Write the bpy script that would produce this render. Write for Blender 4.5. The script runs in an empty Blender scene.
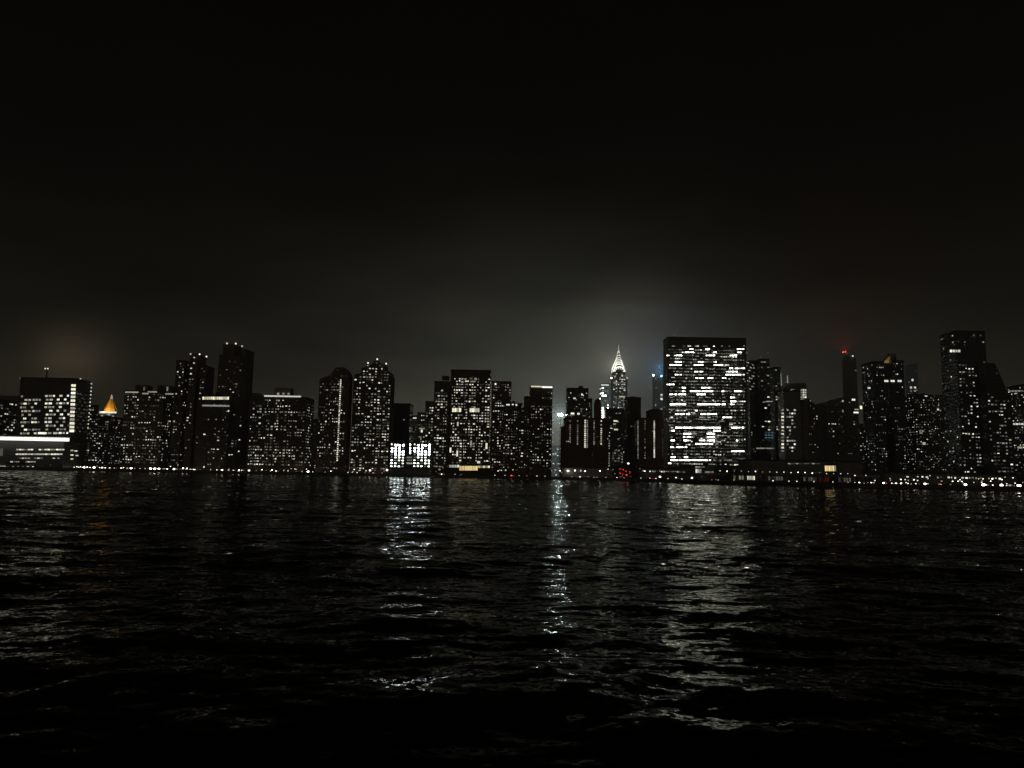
import bpy, math, random
import numpy as np
from mathutils import Matrix, Vector

C = bpy.context.scene
COL = C.collection
R = math.radians
rnd = random.Random(7)

# ------------------------------------------------------------------ camera
FPX = 770.0
CAMZ = 4.0
PITCH = math.atan((475.0 - 384.0) / FPX)
ROLL = R(1.1)
cam_d = bpy.data.cameras.new('camera')
cam = bpy.data.objects.new('camera', cam_d)
COL.objects.link(cam)
cam_d.sensor_width = 36.0
cam_d.lens = 36.0 * FPX / 1024.0
cam_d.clip_start = 0.1
cam_d.clip_end = 20000
cam.location = (0, 0, CAMZ)
CM = Matrix.Rotation(R(90) + PITCH, 3, 'X') @ Matrix.Rotation(ROLL, 3, 'Z')
cam.rotation_euler = CM.to_euler()
C.camera = cam

# ------------------------------------------------------------------ render / view
C.render.engine = 'CYCLES'
C.view_settings.view_transform = 'Standard'
C.view_settings.look = 'None'
C.view_settings.exposure = 0.0
C.view_settings.gamma = 1.0
cy = C.cycles
cy.use_denoising = True
try:
    cy.denoiser = 'OPENIMAGEDENOISE'
    cy.denoising_input_passes = 'RGB_ALBEDO_NORMAL'
except Exception:
    pass
cy.max_bounces = 3
cy.diffuse_bounces = 1
cy.glossy_bounces = 2
cy.transmission_bounces = 2
cy.volume_bounces = 0
cy.transparent_max_bounces = 4
cy.caustics_reflective = True
cy.caustics_refractive = False
cy.sample_clamp_indirect = 16.0
cy.pixel_filter_type = 'BLACKMAN_HARRIS'
cy.filter_width = 1.5

# ------------------------------------------------------------------ night sky
W = bpy.data.worlds.new('World')
C.world = W
W.use_nodes = True
nt = W.node_tree
nt.nodes.clear()
def N(t, **kw):
    n = nt.nodes.new(t)
    for k, v in kw.items():
        setattr(n, k, v)
    return n
def math_node(tree, op, a, b=None, clamp=False):
    n = tree.nodes.new('ShaderNodeMath'); n.operation = op; n.use_clamp = clamp
    for i, x in enumerate((a, b)):
        if x is None: continue
        if isinstance(x, (int, float)): n.inputs[i].default_value = x
        else: tree.links.new(x, n.inputs[i])
    return n.outputs[0]
out = N('ShaderNodeOutputWorld')
sky = N('ShaderNodeTexSky')
sky.sky_type = 'NISHITA'
sky.sun_disc = False
sky.sun_elevation = R(-6)
sky.sun_rotation = R(200)
bg1 = N('ShaderNodeBackground'); bg1.inputs[1].default_value = 0.0015
nt.links.new(sky.outputs[0], bg1.inputs[0])
tc = N('ShaderNodeTexCoord')
sep = N('ShaderNodeSeparateXYZ'); nt.links.new(tc.outputs['Generated'], sep.inputs[0])
M = lambda op, a, b=None, clamp=False: math_node(nt, op, a, b, clamp)
zz = M('MAXIMUM', sep.outputs[2], 0.0)
# light thrown up by the city onto low overcast: strong at the skyline, dying with elevation
fall = M('EXPONENT', M('MULTIPLY', zz, -11.5))
dome_dir = Vector((0.04, 0.98, 0.10)).normalized()
dot = N('ShaderNodeVectorMath', operation='DOT_PRODUCT')
nt.links.new(tc.outputs['Generated'], dot.inputs[0]); dot.inputs[1].default_value = dome_dir
dm = M('POWER', M('MAXIMUM', dot.outputs['Value'], 0.0), 30.0)
# uneven cloud base
mp = N('ShaderNodeMapping'); mp.inputs['Scale'].default_value = (2.2, 2.2, 7.0)
nt.links.new(tc.outputs['Generated'], mp.inputs[0])
cn = N('ShaderNodeTexNoise'); cn.inputs['Scale'].default_value = 2.2; cn.inputs['Detail'].default_value = 4.0
nt.links.new(mp.outputs[0], cn.inputs['Vector'])
cl = M('ADD', M('MULTIPLY', cn.outputs['Fac'], 2.1), -0.05)
lum = M('MULTIPLY', M('MULTIPLY', fall, M('ADD', M('MULTIPLY', dm, 0.19), 0.048)), cl)
lum = M('ADD', lum, 0.0)
bg2 = N('ShaderNodeBackground'); bg2.inputs[0].default_value = (1.0, 0.90, 0.66, 1)
nt.links.new(lum, bg2.inputs[1])
add = N('ShaderNodeAddShader')
# two brighter patches of cloud over the densest lights
def patch(direction, power, amount, col):
    d_ = N('ShaderNodeVectorMath', operation='DOT_PRODUCT')
    nt.links.new(tc.outputs['Generated'], d_.inputs[0]); d_.inputs[1].default_value = Vector(direction).normalized()
    b_ = N('ShaderNodeBackground'); b_.inputs[0].default_value = col
    nt.links.new(M('MULTIPLY', M('MULTIPLY', M('POWER', M('MAXIMUM', d_.outputs['Value'], 0.0), power), amount), cl), b_.inputs[1])
    return b_
pa1 = patch((0.155, 0.985, 0.165), 420.0, 0.036, (1.0, 0.96, 0.81, 1))
pa2 = patch((-0.50, 0.86, 0.108), 1500.0, 0.068, (1.0, 0.72, 0.45, 1))
pa3 = patch((0.1, -1.0, 0.22), 2.0, 0.044, (1.0, 0.94, 0.74, 1))     # glow over the near bank, behind the camera
a0 = N('ShaderNodeAddShader'); nt.links.new(pa3.outputs[0], a0.inputs[0]); nt.links.new(pa1.outputs[0], a0.inputs[1])
a1 = N('ShaderNodeAddShader'); a2 = N('ShaderNodeAddShader')
nt.links.new(a0.outputs[0], a1.inputs[0]); nt.links.new(pa2.outputs[0], a1.inputs[1])
nt.links.new(a1.outputs[0], a2.inputs[0]); nt.links.new(bg2.outputs[0], a2.inputs[1])
nt.links.new(bg1.outputs[0], add.inputs[0]); nt.links.new(a2.outputs[0], add.inputs[1])
nt.links.new(add.outputs[0], out.inputs[0])

# ------------------------------------------------------------------ helpers
def ray(u, v):
    d = CM @ Vector(((u - 512.0) / FPX, -(v - 384.0) / FPX, -1.0))
    return d
def at(u, v, Y):
    """world X and Z of a picture point at the distance Y"""
    d = ray(u, v)
    return d.x / d.y * Y, CAMZ + d.z / d.y * Y
def mpp(u, v, Y):
    return Y / FPX / max(0.5, ray(u, v).y) ** 0.0

MATS = {}
def new_mat(name):
    m = bpy.data.materials.new(name); m.use_nodes = True
    return m, m.node_tree, m.node_tree.nodes['Principled BSDF']
def surface(name, col, rough=0.8, metal=0.0, noise=0.35, scale=0.15, spec=0.3):
    if name in MATS: return MATS[name]
    m, t, b = new_mat(name)
    tcn = t.nodes.new('ShaderNodeTexCoord')
    nz = t.nodes.new('ShaderNodeTexNoise'); nz.inputs['Scale'].default_value = scale; nz.inputs['Detail'].default_value = 6
    t.links.new(tcn.outputs['Object'], nz.inputs['Vector'])
    mx = t.nodes.new('ShaderNodeMix'); mx.data_type = 'RGBA'
    mx.inputs['A'].default_value = tuple(c * (1 - noise) for c in col) + (1,)
    mx.inputs['B'].default_value = tuple(min(1, c * (1 + noise)) for c in col) + (1,)
    t.links.new(nz.outputs['Fac'], mx.inputs['Factor'])
    t.links.new(mx.outputs['Result'], b.inputs['Base Color'])
    b.inputs['Roughness'].default_value = rough
    b.inputs['Metallic'].default_value = metal
    b.inputs['Specular IOR Level'].default_value = spec
    MATS[name] = m
    return m
def glow(name, ca, cb, lo, hi, sampled=False, spread=False):
    """lit pane: every room burns at its own brightness and tint"""
    if name in MATS: return MATS[name]
    m, t, b = new_mat(name)
    oi = t.nodes.new('ShaderNodeObjectInfo'); ge = t.nodes.new('ShaderNodeNewGeometry')
    r = math_node(t, 'FRACT', math_node(t, 'ADD', oi.outputs['Random'], ge.outputs['Random Per Island']))
    r2 = math_node(t, 'POWER', math_node(t, 'FRACT', math_node(t, 'MULTIPLY', r, 17.31)), 1.8)
    mx = t.nodes.new('ShaderNodeMix'); mx.data_type = 'RGBA'
    mx.inputs['A'].default_value = ca + (1,); mx.inputs['B'].default_value = cb + (1,)
    t.links.new(r2, mx.inputs['Factor'])
    nz = t.nodes.new('ShaderNodeTexNoise'); nz.inputs['Scale'].default_value = 0.9; nz.inputs['Detail'].default_value = 2
    t.links.new(ge.outputs['Position'], nz.inputs['Vector'])
    s = math_node(t, 'MULTIPLY', math_node(t, 'ADD', math_node(t, 'MULTIPLY', r, hi - lo), lo),
                  math_node(t, 'ADD', nz.outputs['Fac'], 0.5))
    if spread: s = math_node(t, 'MULTIPLY', math_node(t, 'POWER', hi / lo, r), lo)
    t.links.new(mx.outputs['Result'], b.inputs['Emission Color'])
    t.links.new(s, b.inputs['Emission Strength'])
    b.inputs['Base Color'].default_value = (0.05, 0.05, 0.05, 1)
    b.inputs['Roughness'].default_value = 0.15
    m.cycles.emission_sampling = 'AUTO' if sampled else 'NONE'
    MATS[name] = m
    return m

WARM = (1.0, 0.89, 0.60); WHITE = (0.97, 1.0, 0.91); COOL = (0.90, 0.98, 1.0)
P_B = glow('pane_bright', WHITE, WARM, 0.34, 1.5)
P_M = glow('pane_medium', WHITE, WARM, 0.09, 0.42)
P_D = glow('pane_dim', WHITE, WARM, 0.015, 0.10)
P_X = glow('pane_office_bright', (0.95, 1.0, 0.87), (1.0, 0.98, 0.85), 2.6, 13.0)
P_G = glow('pane_golden', (1.0, 0.72, 0.30), (1.0, 0.80, 0.42), 0.7, 1.3)
P_C = glow('pane_cool', (0.74, 0.87, 1.0), (0.88, 0.95, 1.0), 9.0, 38.0)
P_CB = glow('pane_blue', (0.30, 0.62, 0.85), (0.45, 0.75, 0.9), 0.06, 0.22)
P_GR = glow('pane_greenish', (0.80, 0.86, 0.55), (0.90, 0.90, 0.68), 0.08, 0.36)
P_CR = glow('crown_lamp', (1.0, 0.99, 0.84), (1.0, 0.97, 0.80), 3.2, 5.0)
L_W = glow('lamp_white', (1.0, 0.98, 0.90), (1.0, 0.93, 0.78), 2.5, 20.0, True, True)
L_S = glow('lamp_small', (1.0, 0.96, 0.86), (1.0, 0.86, 0.6), 0.5, 8.0, False, True)
L_R = glow('lamp_red', (1.0, 0.05, 0.03), (1.0, 0.08, 0.05), 3.0, 7.0)
L_RD = glow('lamp_red_dim', (1.0, 0.05, 0.04), (1.0, 0.1, 0.08), 0.03, 0.08)
L_B = glow('lamp_blue', (0.15, 0.65, 1.0), (0.25, 0.7, 1.0), 5.0, 8.0)
L_V = glow('lamp_violet_white', (0.86, 0.88, 1.0), (0.9, 0.92, 1.0), 14.0, 18.0)
GLASS = surface('dark_glass', (0.03, 0.034, 0.038), 0.08, 0.0, 0.3, 0.3, 0.5)
FRAME = surface('window_frame_metal', (0.06, 0.06, 0.06), 0.5, 0.6, 0.2, 0.5)
BRICK = surface('brown_brick', (0.19, 0.145, 0.105), 0.9)
BRICK2 = surface('red_brick', (0.21, 0.13, 0.10), 0.9)
CONC = surface('weathered_concrete', (0.27, 0.26, 0.235), 0.85)
STONE = surface('limestone', (0.32, 0.30, 0.265), 0.85)
DARK = surface('dark_curtain_wall', (0.085, 0.086, 0.082), 0.3)
BRNZ = surface('bronze_cladding', (0.11, 0.095, 0.075), 0.5, 0.1)
STEEL = surface('stainless_steel', (0.22, 0.22, 0.22), 0.45, 0.8)
ROOFM = surface('roof_felt', (0.07, 0.07, 0.07), 0.95)
METAL = surface('painted_metal', (0.10, 0.10, 0.10), 0.5, 0.5)
GOLD = surface('gilded_tiles', (0.75, 0.42, 0.08), 0.5, 0.15, 0.25, 0.4)

class MB:
    def __init__(s): s.v = []; s.f = []; s.m = []
    def add(s, vs, fs, mi=0):
        o = len(s.v); s.v += vs; s.f += [tuple(i + o for i in f) for f in fs]; s.m += [mi] * len(fs)
    def box(s, x0, x1, y0, y1, z0, z1, mi=0):
        s.add([(x0,y0,z0),(x1,y0,z0),(x1,y1,z0),(x0,y1,z0),(x0,y0,z1),(x1,y0,z1),(x1,y1,z1),(x0,y1,z1)],
              [(0,3,2,1),(4,5,6,7),(0,1,5,4),(1,2,6,5),(2,3,7,6),(3,0,4,7)], mi)
    def prism(s, pts, y0, y1, mi=0):
        n = len(pts)
        s.add([(x, y0, z) for x, z in pts] + [(x, y1, z) for x, z in pts],
              [tuple(range(n)), tuple(range(2*n-1, n-1, -1))] + [(i, i + n, (i+1) % n + n, (i+1) % n) for i in range(n)], mi)
    def tube(s, a, b, ra, rb=None, n=8, mi=0):
        rb = ra if rb is None else rb
        a = Vector(a); b = Vector(b); d = (b - a).normalized()
        p = d.orthogonal().normalized(); q = d.cross(p)
        ring = lambda c, r: [tuple(c + p * (r * math.cos(2*math.pi*k/n)) + q * (r * math.sin(2*math.pi*k/n))) for k in range(n)]
        s.add(ring(a, ra) + ring(b, rb), [(k, (k+1) % n, (k+1) % n + n, k + n) for k in range(n)] +
              [tuple(range(n-1, -1, -1)), tuple(range(n, 2*n))], mi)
    def ball(s, c, r, n=8, k=5, mi=0, sz=1.0):
        vs = [(c[0], c[1], c[2] - r*sz)]
        for i in range(1, k):
            t = math.pi * i / k
            for j in range(n):
                a = 2*math.pi*j/n
                vs.append((c[0] + r*math.sin(t)*math.cos(a), c[1] + r*math.sin(t)*math.sin(a), c[2] - r*sz*math.cos(t)))
        vs.append((c[0], c[1], c[2] + r*sz))
        fs = [(0, 1 + (j+1) % n, 1 + j) for j in range(n)]
        for i in range(k-2):
            for j in range(n):
                a = 1 + i*n + j; b = 1 + i*n + (j+1) % n
                fs.append((a, b, b + n, a + n))
        L = len(vs) - 1; o = 1 + (k-2)*n
        fs += [(o + j, o + (j+1) % n, L) for j in range(n)]
        s.add(vs, fs, mi)
    def mesh(s, name, mats):
        me = bpy.data.meshes.new(name)
        me.from_pydata(s.v, [], s.f)
        for m in (mats if isinstance(mats, (list, tuple)) else [mats]): me.materials.append(m)
        me.polygons.foreach_set('material_index', s.m)
        me.update()
        return me
    def build(s, name, mats, parent=None):
        o = bpy.data.objects.new(name, s.mesh(name, mats)); COL.objects.link(o)
        if parent is not None: o.parent = parent
        return o

def tag(o, label=None, cat=None, group=None, kind=None):
    if label: o['label'] = label
    if cat: o['category'] = cat
    if group: o['group'] = group
    if kind: o['kind'] = kind
    return o
def thing(name, label, cat, loc, group=None):
    o = bpy.data.objects.new(name, None); COL.objects.link(o)
    o.location = loc; o.empty_display_size = 1.0
    return tag(o, label, cat, group)
def copy_tree(o, parent=None):
    c = o.copy(); COL.objects.link(c)
    if parent is not None: c.parent = parent
    for ch in list(o.children): copy_tree(ch, c)
    return c
def inst(name, me, parent, loc, rz=0.0, sc=None):
    o = bpy.data.objects.new(name, me); COL.objects.link(o)
    if parent is not None: o.parent = parent
    o.location = loc; o.rotation_euler = (0, 0, rz)
    if sc: o.scale = sc
    return o

_WM = {}
def window_mesh(w, h, pane, mull=1):
    key = (round(w, 1), round(h, 1), pane.name, mull)
    if key in _WM: return _WM[key]
    b = MB(); t = 0.08
    w2, h2 = w / 2, h / 2
    b.box(-w2 + t, w2 - t, -0.06, 0.03, -h2 + t, h2 - t, 1)
    b.box(-w2, w2, -0.13, 0.02, -h2, -h2 + t, 0); b.box(-w2, w2, -0.13, 0.02, h2 - t, h2, 0)
    b.box(-w2, -w2 + t, -0.12, 0.02, -h2 + t, h2 - t, 0); b.box(w2 - t, w2, -0.12, 0.02, -h2 + t, h2 - t, 0)
    for k in range(mull):
        x = -w2 + w * (k + 1) / (mull + 1)
        b.box(x - 0.04, x + 0.04, -0.11, -0.05, -h2 + t, h2 - t, 0)
    _WM[key] = b.mesh('window', [FRAME, pane])
    return _WM[key]

GROUND = 2.5
def inside(x, z, poly):
    c = False; n = len(poly)
    for i in range(n):
        x1, z1 = poly[i]; x2, z2 = poly[(i+1) % n]
        if (z1 > z) != (z2 > z) and x < (x2 - x1) * (z - z1) / (z2 - z1) + x1: c = not c
    return c
def vnoise(seed):
    g = np.random.RandomState(seed).rand(24, 24)
    def f(a, b):
        a %= 23; b %= 23
        i, j = int(a), int(b); fa, fb = a - i, b - j
        return (g[i, j]*(1-fa) + g[i+1, j]*fa)*(1-fb) + (g[i, j+1]*(1-fa) + g[i+1, j+1]*fa)*fb
    return f

BASES = []     # u range and phrase of what stands behind the quay, for the lamps' labels
_seed = [100]
def B(name, label, Y, tiers, dep=30, mat=CONC, p=0.2, fh=3.1, bw=3.6, ww=2.1, wh=1.6, vbot=None,
      sp=None, special=(), levels=(0.30, 0.36, 0.34), run=0.25, cat='building', lines=(), pmap=None,
      palette=None, group=None, dark=True, phrase=None, most=100, lowboost=0.0, shrink=True, penthouse=(), mull=1):
    """a building: tiers are (u0, u1, vtop) or a top outline [(u, v), ...], measured at the distance Y"""
    _seed[0] += 1
    rg = random.Random(_seed[0]); nz = vnoise(_seed[0])
    pal = palette or (P_B, P_M, P_D)
    polys = []
    for i, t in enumerate(tiers):
        pts = [(t[0], t[2]), (t[1], t[2])] if isinstance(t, tuple) else list(t)
        uc = sum(q[0] for q in pts) / len(pts)
        off = 0.9 * i
        d = dep - 1.7 * i
        top = []
        um = max(q[0] for q in pts) if uc < 512 else min(q[0] for q in pts)
        span = max(q[0] for q in pts) - min(q[0] for q in pts)
        for u, v in pts:
            x, z = at(u, v, Y + off); top.append([x, z])
        if isinstance(t, tuple):
            # the edge nearer the middle of the picture is the far corner of the inner side wall
            xi, _ = at(um, pts[0][1], Y + off + d)
            j = 1 if uc < 512 else 0
            xo = top[1 - j][0]
            full = top[j][0] - xo
            if abs(xi - xo) < 0.45 * abs(full) or (xi - xo) * full <= 0: xi = xo + 0.6 * full
            top[j][0] = xi
            zt = (top[0][1] + top[1][1]) / 2
            top[0][1] = top[1][1] = zt
        if shrink and not isinstance(t, tuple):
            ks = [i_ for i_ in range(len(pts)) if pts[i_][0] == um][0]
            us_out = min(q[0] for q in pts) if uc < 512 else max(q[0] for q in pts)
            ko = [i_ for i_ in range(len(pts)) if pts[i_][0] == us_out][0]
            xo, xin = top[ko][0], top[ks][0]
            xi, _ = at(um, pts[ks][1], Y + off + d)
            f_ = max(0.5, min(1.0, (xi - xo) / (xin - xo)))
            for q in top: q[0] = xo + (q[0] - xo) * f_
        poly = [(top[0][0], GROUND - 1.0)] + [tuple(q) for q in top] + [(top[-1][0], GROUND - 1.0)]
        polys.append((poly, Y + off, Y + off + d, isinstance(t, tuple)))
    px = polys[0][0]
    bx = (px[0][0] + px[-1][0]) / 2
    root = thing(name, label, cat, (bx, Y, GROUND), group)
    T = lambda o: o
    lo = lambda x, y, z: (x - bx, y - Y, z - GROUND)
    wb = MB(); rb = MB()
    for poly, y0, y1, rect in polys:
        pp = [(x - bx, z - GROUND) for x, z in poly]
        wb.prism(pp[::-1], y0 - Y, y1 - Y)
        if rect:
            x0, x1, zt = pp[0][0], pp[-1][0], pp[1][1]
            a, b_ = y0 - Y, y1 - Y
            e = 0.25
            rb.box(x0 - e, x1 + e, a - e, a + 0.4, zt - 0.5, zt + 0.9); rb.box(x0 - e, x1 + e, b_ - 0.4, b_ + e, zt - 0.5, zt + 0.9)
            rb.box(x0 - e, x0 + 0.4, a + 0.4, b_ - 0.4, zt - 0.5, zt + 0.9); rb.box(x1 - 0.4, x1 + e, a + 0.4, b_ - 0.4, zt - 0.5, zt + 0.9)
            rb.box(x0 + 0.4, x1 - 0.4, a + 0.4, b_ - 0.4, zt + 0.003, zt + 0.12)
    wb.build('wall', mat, root)
    if rb.v: rb.build('roof', ROOFM, root)
    if mat in (BRICK, BRICK2, CONC) and polys[0][3] and not penthouse and Y < 1150 and (polys[-1][0][3][0] - polys[-1][0][0][0]) > 14:
        pq, qy0, qy1, _r = polys[-1]
        pa_, pb_, zt = pq[0][0] - bx, pq[-1][0] - bx, pq[1][1] - GROUND
        pl = MB()
        for _k in range(rg.choice((1, 2, 2, 3))):
            cx_ = rg.uniform(pa_ + 3, pb_ - 3); w_ = rg.uniform(1.2, 3.2); h_ = rg.uniform(1.4, 3.0); y_ = qy0 - Y + rg.uniform(3, 7)
            pl.box(max(pa_ + .6, cx_ - w_), min(pb_ - .6, cx_ + w_), y_, y_ + 4 + _k * .3, zt + .13, zt + h_)
        pl.build('plant_room', ROOFM, root)
        if mat is not CONC and rg.random() < .6:
            tk = MB(); cx_ = rg.uniform(pa_ + 4, pb_ - 4); y_ = qy0 - Y + 13
            for a_ in (-1, 1):
                for c_ in (-1, 1): tk.tube((cx_ + a_ * 1.2, y_ + c_ * 1.2, zt), (cx_ + a_ * 1.2, y_ + c_ * 1.2, zt + 2.2), .12, .12, 5)
            tk.tube((cx_, y_, zt + 2.2), (cx_, y_, zt + 4.6), 1.7, 1.6, 10); tk.tube((cx_, y_, zt + 4.6), (cx_, y_, zt + 5.6), 1.8, .1, 10)
            tk.build('water_tank', surface('weathered_wood', (.12, .09, .06), .9), root)
    for (u0, u1, vt, dy) in penthouse:
        x0, z1 = at(u0, vt, Y + dy); x1, _ = at(u1, vt, Y + dy)
        zb = max(q[1] for q in polys[0][0]) - 3
        pb = MB(); pb.box(x0 - bx, x1 - bx, dy, dy + min(12, dep*0.5), min(zb, z1 - 3) - GROUND, z1 - GROUND)
        pb.box(x0 - bx - 0.3, x1 - bx + 0.3, dy - 0.3, dy + min(12, dep*0.5) + 0.3, z1 - GROUND, z1 - GROUND + 0.5)
        pb.build('penthouse', mat, root)
    lit = []; darkw = MB()
    zb_min = GROUND + 4
    if vbot is not None:
        zb_min = max(zb_min, at((tiers[0][0] if isinstance(tiers[0], tuple) else tiers[0][0][0]), vbot, Y)[1])
    def level():
        r = rg.random()
        return 0 if r < levels[0] else (1 if r < levels[0] + levels[1] else 2)
    prev = polys
    for k, (poly, y0, y1, rect) in enumerate(polys):
        xs = [q[0] for q in poly]; zs = [q[1] for q in poly]
        xa, xb, zt = min(xs), max(xs), max(zs)
        nb = max(1, int((xb - xa - 1.0) / bw)); m0 = ((xb - xa) - nb * bw) / 2
        nf = int((zt - zb_min - 1.0) / fh)
        pat = [rg.choice((0.5, 0.75, 0.8, 1.0, 1.0, 1.35)) for _ in range(5)]
        cols = []; xx = xa + 0.9 + rg.random()
        while xx < xb - 1.2:
            wq = pat[len(cols) % 5] * ww
            cols.append((xx + wq / 2, wq)); xx += wq + max(0.8, bw - ww) * rg.choice((0.7, 1.0, 1.0, 1.6))
        for f in range(nf):
            z = zt - 1.6 - fh * (f + 0.5)
            last = False; lv = 0
            for x, wq in cols:
                hw, hh = wq / 2, wh / 2
                if not (inside(x - hw - .3, z + hh + .3, poly) and inside(x + hw + .3, z + hh + .3, poly)): continue
                # hidden behind a tier that stands further forward
                hid = False
                for q in range(k):
                    pq = polys[q][0]
                    if inside(x - hw, z, pq) or inside(x + hw, z, pq): hid = True
                if hid: continue
                fx = (x - xa) / (xb - xa); fz = (z - GROUND) / (zt - GROUND)
                pr = p * 1.12 * (0.25 + 1.5 * nz(fx * 4.0, fz * 7.0))
                if pmap: pr = pmap(fx, fz, pr)
                if lowboost and fz < 0.35: pr *= 1 + lowboost
                on = rg.random() < (pr if not (last and rg.random() < run) else 0.8)
                if on:
                    if not last or rg.random() < 0.4: lv = level()
                    hq = wh * rg.choice((0.7, 0.85, 1.0, 1.15)); lit.append((x + rg.uniform(-.25, .25), y0, z + (wh - hq) / 2 + rg.uniform(-.12, .12), 0.0, wq, hq, pal[lv], (2 - lv) + rg.random()))
                elif dark:
                    darkw.box(x - bx - hw, x - bx + hw, y0 - Y - 0.06, y0 - Y + 0.03, z - GROUND - hh, z - GROUND + hh)
                last = on
        if rect and k == 0 and (sp is None or sp > 0):
            s = p * 0.8 if sp is None else sp
            right = (xa + xb) / 2 < 0
            xw = xb if right else xa
            rz = R(90) if right else R(-90)
            nd = int((y1 - y0 - 1.5) / bw)
            for f in range(nf):
                z = zt - 1.6 - fh * (f + 0.5)
                for i in range(nd):
                    y = y0 + 1.0 + bw * (i + 0.5)
                    if rg.random() < s * (0.3 + 1.4 * nz(i * 0.7 + 9, f * 0.4)):
                        lv = level(); lit.append((xw, y, z, rz, ww, wh, pal[lv], (2 - lv) + rg.random() - 1.2))
                    elif dark:
                        hh = wh / 2
                        a, c = (xw - 0.03, xw + 0.06) if right else (xw - 0.06, xw + 0.03)
                        darkw.box(a - bx, c - bx, y - Y - ww/2, y - Y + ww/2, z - GROUND - hh, z - GROUND + hh)
    yf = polys[0][1]
    for s in special:                        # read off the photograph: (u, v, width px, height px, pane)
        u, v, wp, hp, pm = s[:5]
        x, z = at(u, v, yf); k = yf / FPX
        lit.append((x, yf - (s[5] if len(s) > 5 else 0) - 0.02, z, 0.0, wp * k, hp * k, pm, 9))
    for (u, v0, v1, n, wp, hp, pm, keep) in lines:   # a plumb column of lit stair windows
        x, z0 = at(u, v0, yf); z1 = z0 - (v1 - v0) * yf / FPX; k = yf / FPX
        for j in range(n):
            if rg.random() > keep: continue
            lit.append((x, yf - 0.02, z0 + (z1 - z0) * j / max(1, n - 1), 0.0, wp * k, hp * k, pm, 8))
    # keep lit panes that would sit on top of a hand-placed one out
    hand = [l for l in lit if l[7] >= 8]
    if hand:
        lit = hand + [l for l in lit if l[7] < 8 and not any(
            abs(l[0]-h[0]) < (l[4]+h[4])/2 and abs(l[2]-h[2]) < (l[5]+h[5])/2 and l[3] == h[3] for h in hand)]
    lit.sort(key=lambda l: -l[7])
    rest = MB()
    pm_list = [GLASS, FRAME]
    for i, (x, y, z, rz, w, h, pm, _) in enumerate(lit):
        if i < most:
            inst('window', window_mesh(w, h, pm, mull), root, lo(x, y, z), rz)
        else:
            if pm not in pm_list: pm_list.append(pm)
            mi = pm_list.index(pm)
            if rz == 0:
                rest.box(x-bx-w/2, x-bx+w/2, y-Y-0.07, y-Y+0.03, z-GROUND-h/2, z-GROUND+h/2, mi)
            else:
                a, c = (-0.03, 0.07) if rz > 0 else (-0.07, 0.03)
                rest.box(x-bx+a, x-bx+c, y-Y-w/2, y-Y+w/2, z-GROUND-h/2, z-GROUND+h/2, mi)
    if darkw.v: rest.add(darkw.v, darkw.f, 0)
    if rest.v:
        tag(rest.build('window', pm_list, root), kind='stuff')
    if phrase:
        t = tiers[0]
        us = [t[0], t[1]] if isinstance(t, tuple) else [q[0] for q in t]
        BASES.append((min(us), max(us), Y, phrase))
    root['front'] = Y
    return root
def add_part(root, name, mb_fn, mats):
    b = MB(); mb_fn(b, root.location); return b.build(name, mats, root)
def bar(root, name, u0, u1, v0, v1, Y, th, mat, dy=0.0):
    """a ledge, sign band or strip fixed to a building front, given by its picture box"""
    x0, z1 = at(u0, v0, Y); x1, z1b = at(u1, v0, Y); z1 = (z1 + z1b) / 2
    z0 = z1 - (v1 - v0) * Y / FPX
    L = root.location
    b = MB(); b.box(x0 - L.x, x1 - L.x, Y - th - dy - L.y, Y - dy - 0.004 - L.y, z0 - L.z, z1 - L.z)
    return b.build(name, mat, root)
def roof_lamp(root, u, v, Y, mat=L_W, r=0.55, pole=2.5):
    x, z = at(u, v, Y); L = root.location
    b = MB(); b.tube((x-L.x, Y-L.y, z-L.z-pole), (x-L.x, Y-L.y, z-L.z-r*0.6), 0.1, 0.08, 6, 0)
    b.ball((x-L.x, Y-L.y, z-L.z), r, 8, 5, 1)
    return b.build('roof_lamp', [METAL, mat], root)
def spot(name, loc, target, col, power, angle, blend=0.5, size=0.5, parent=None):
    d = bpy.data.lights.new(name, 'SPOT'); d.color = col; d.energy = power
    d.spot_size = R(angle); d.spot_blend = blend; d.shadow_soft_size = size
    o = bpy.data.objects.new(name, d); COL.objects.link(o)
    o.location = loc
    o.rotation_euler = (Vector(target) - Vector(loc)).to_track_quat('-Z', 'Y').to_euler()
    return o
def point(name, loc, col, power, size=0.5):
    d = bpy.data.lights.new(name, 'POINT'); d.color = col; d.energy = power; d.shadow_soft_size = size
    o = bpy.data.objects.new(name, d); COL.objects.link(o); o.location = loc
    return o

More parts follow.
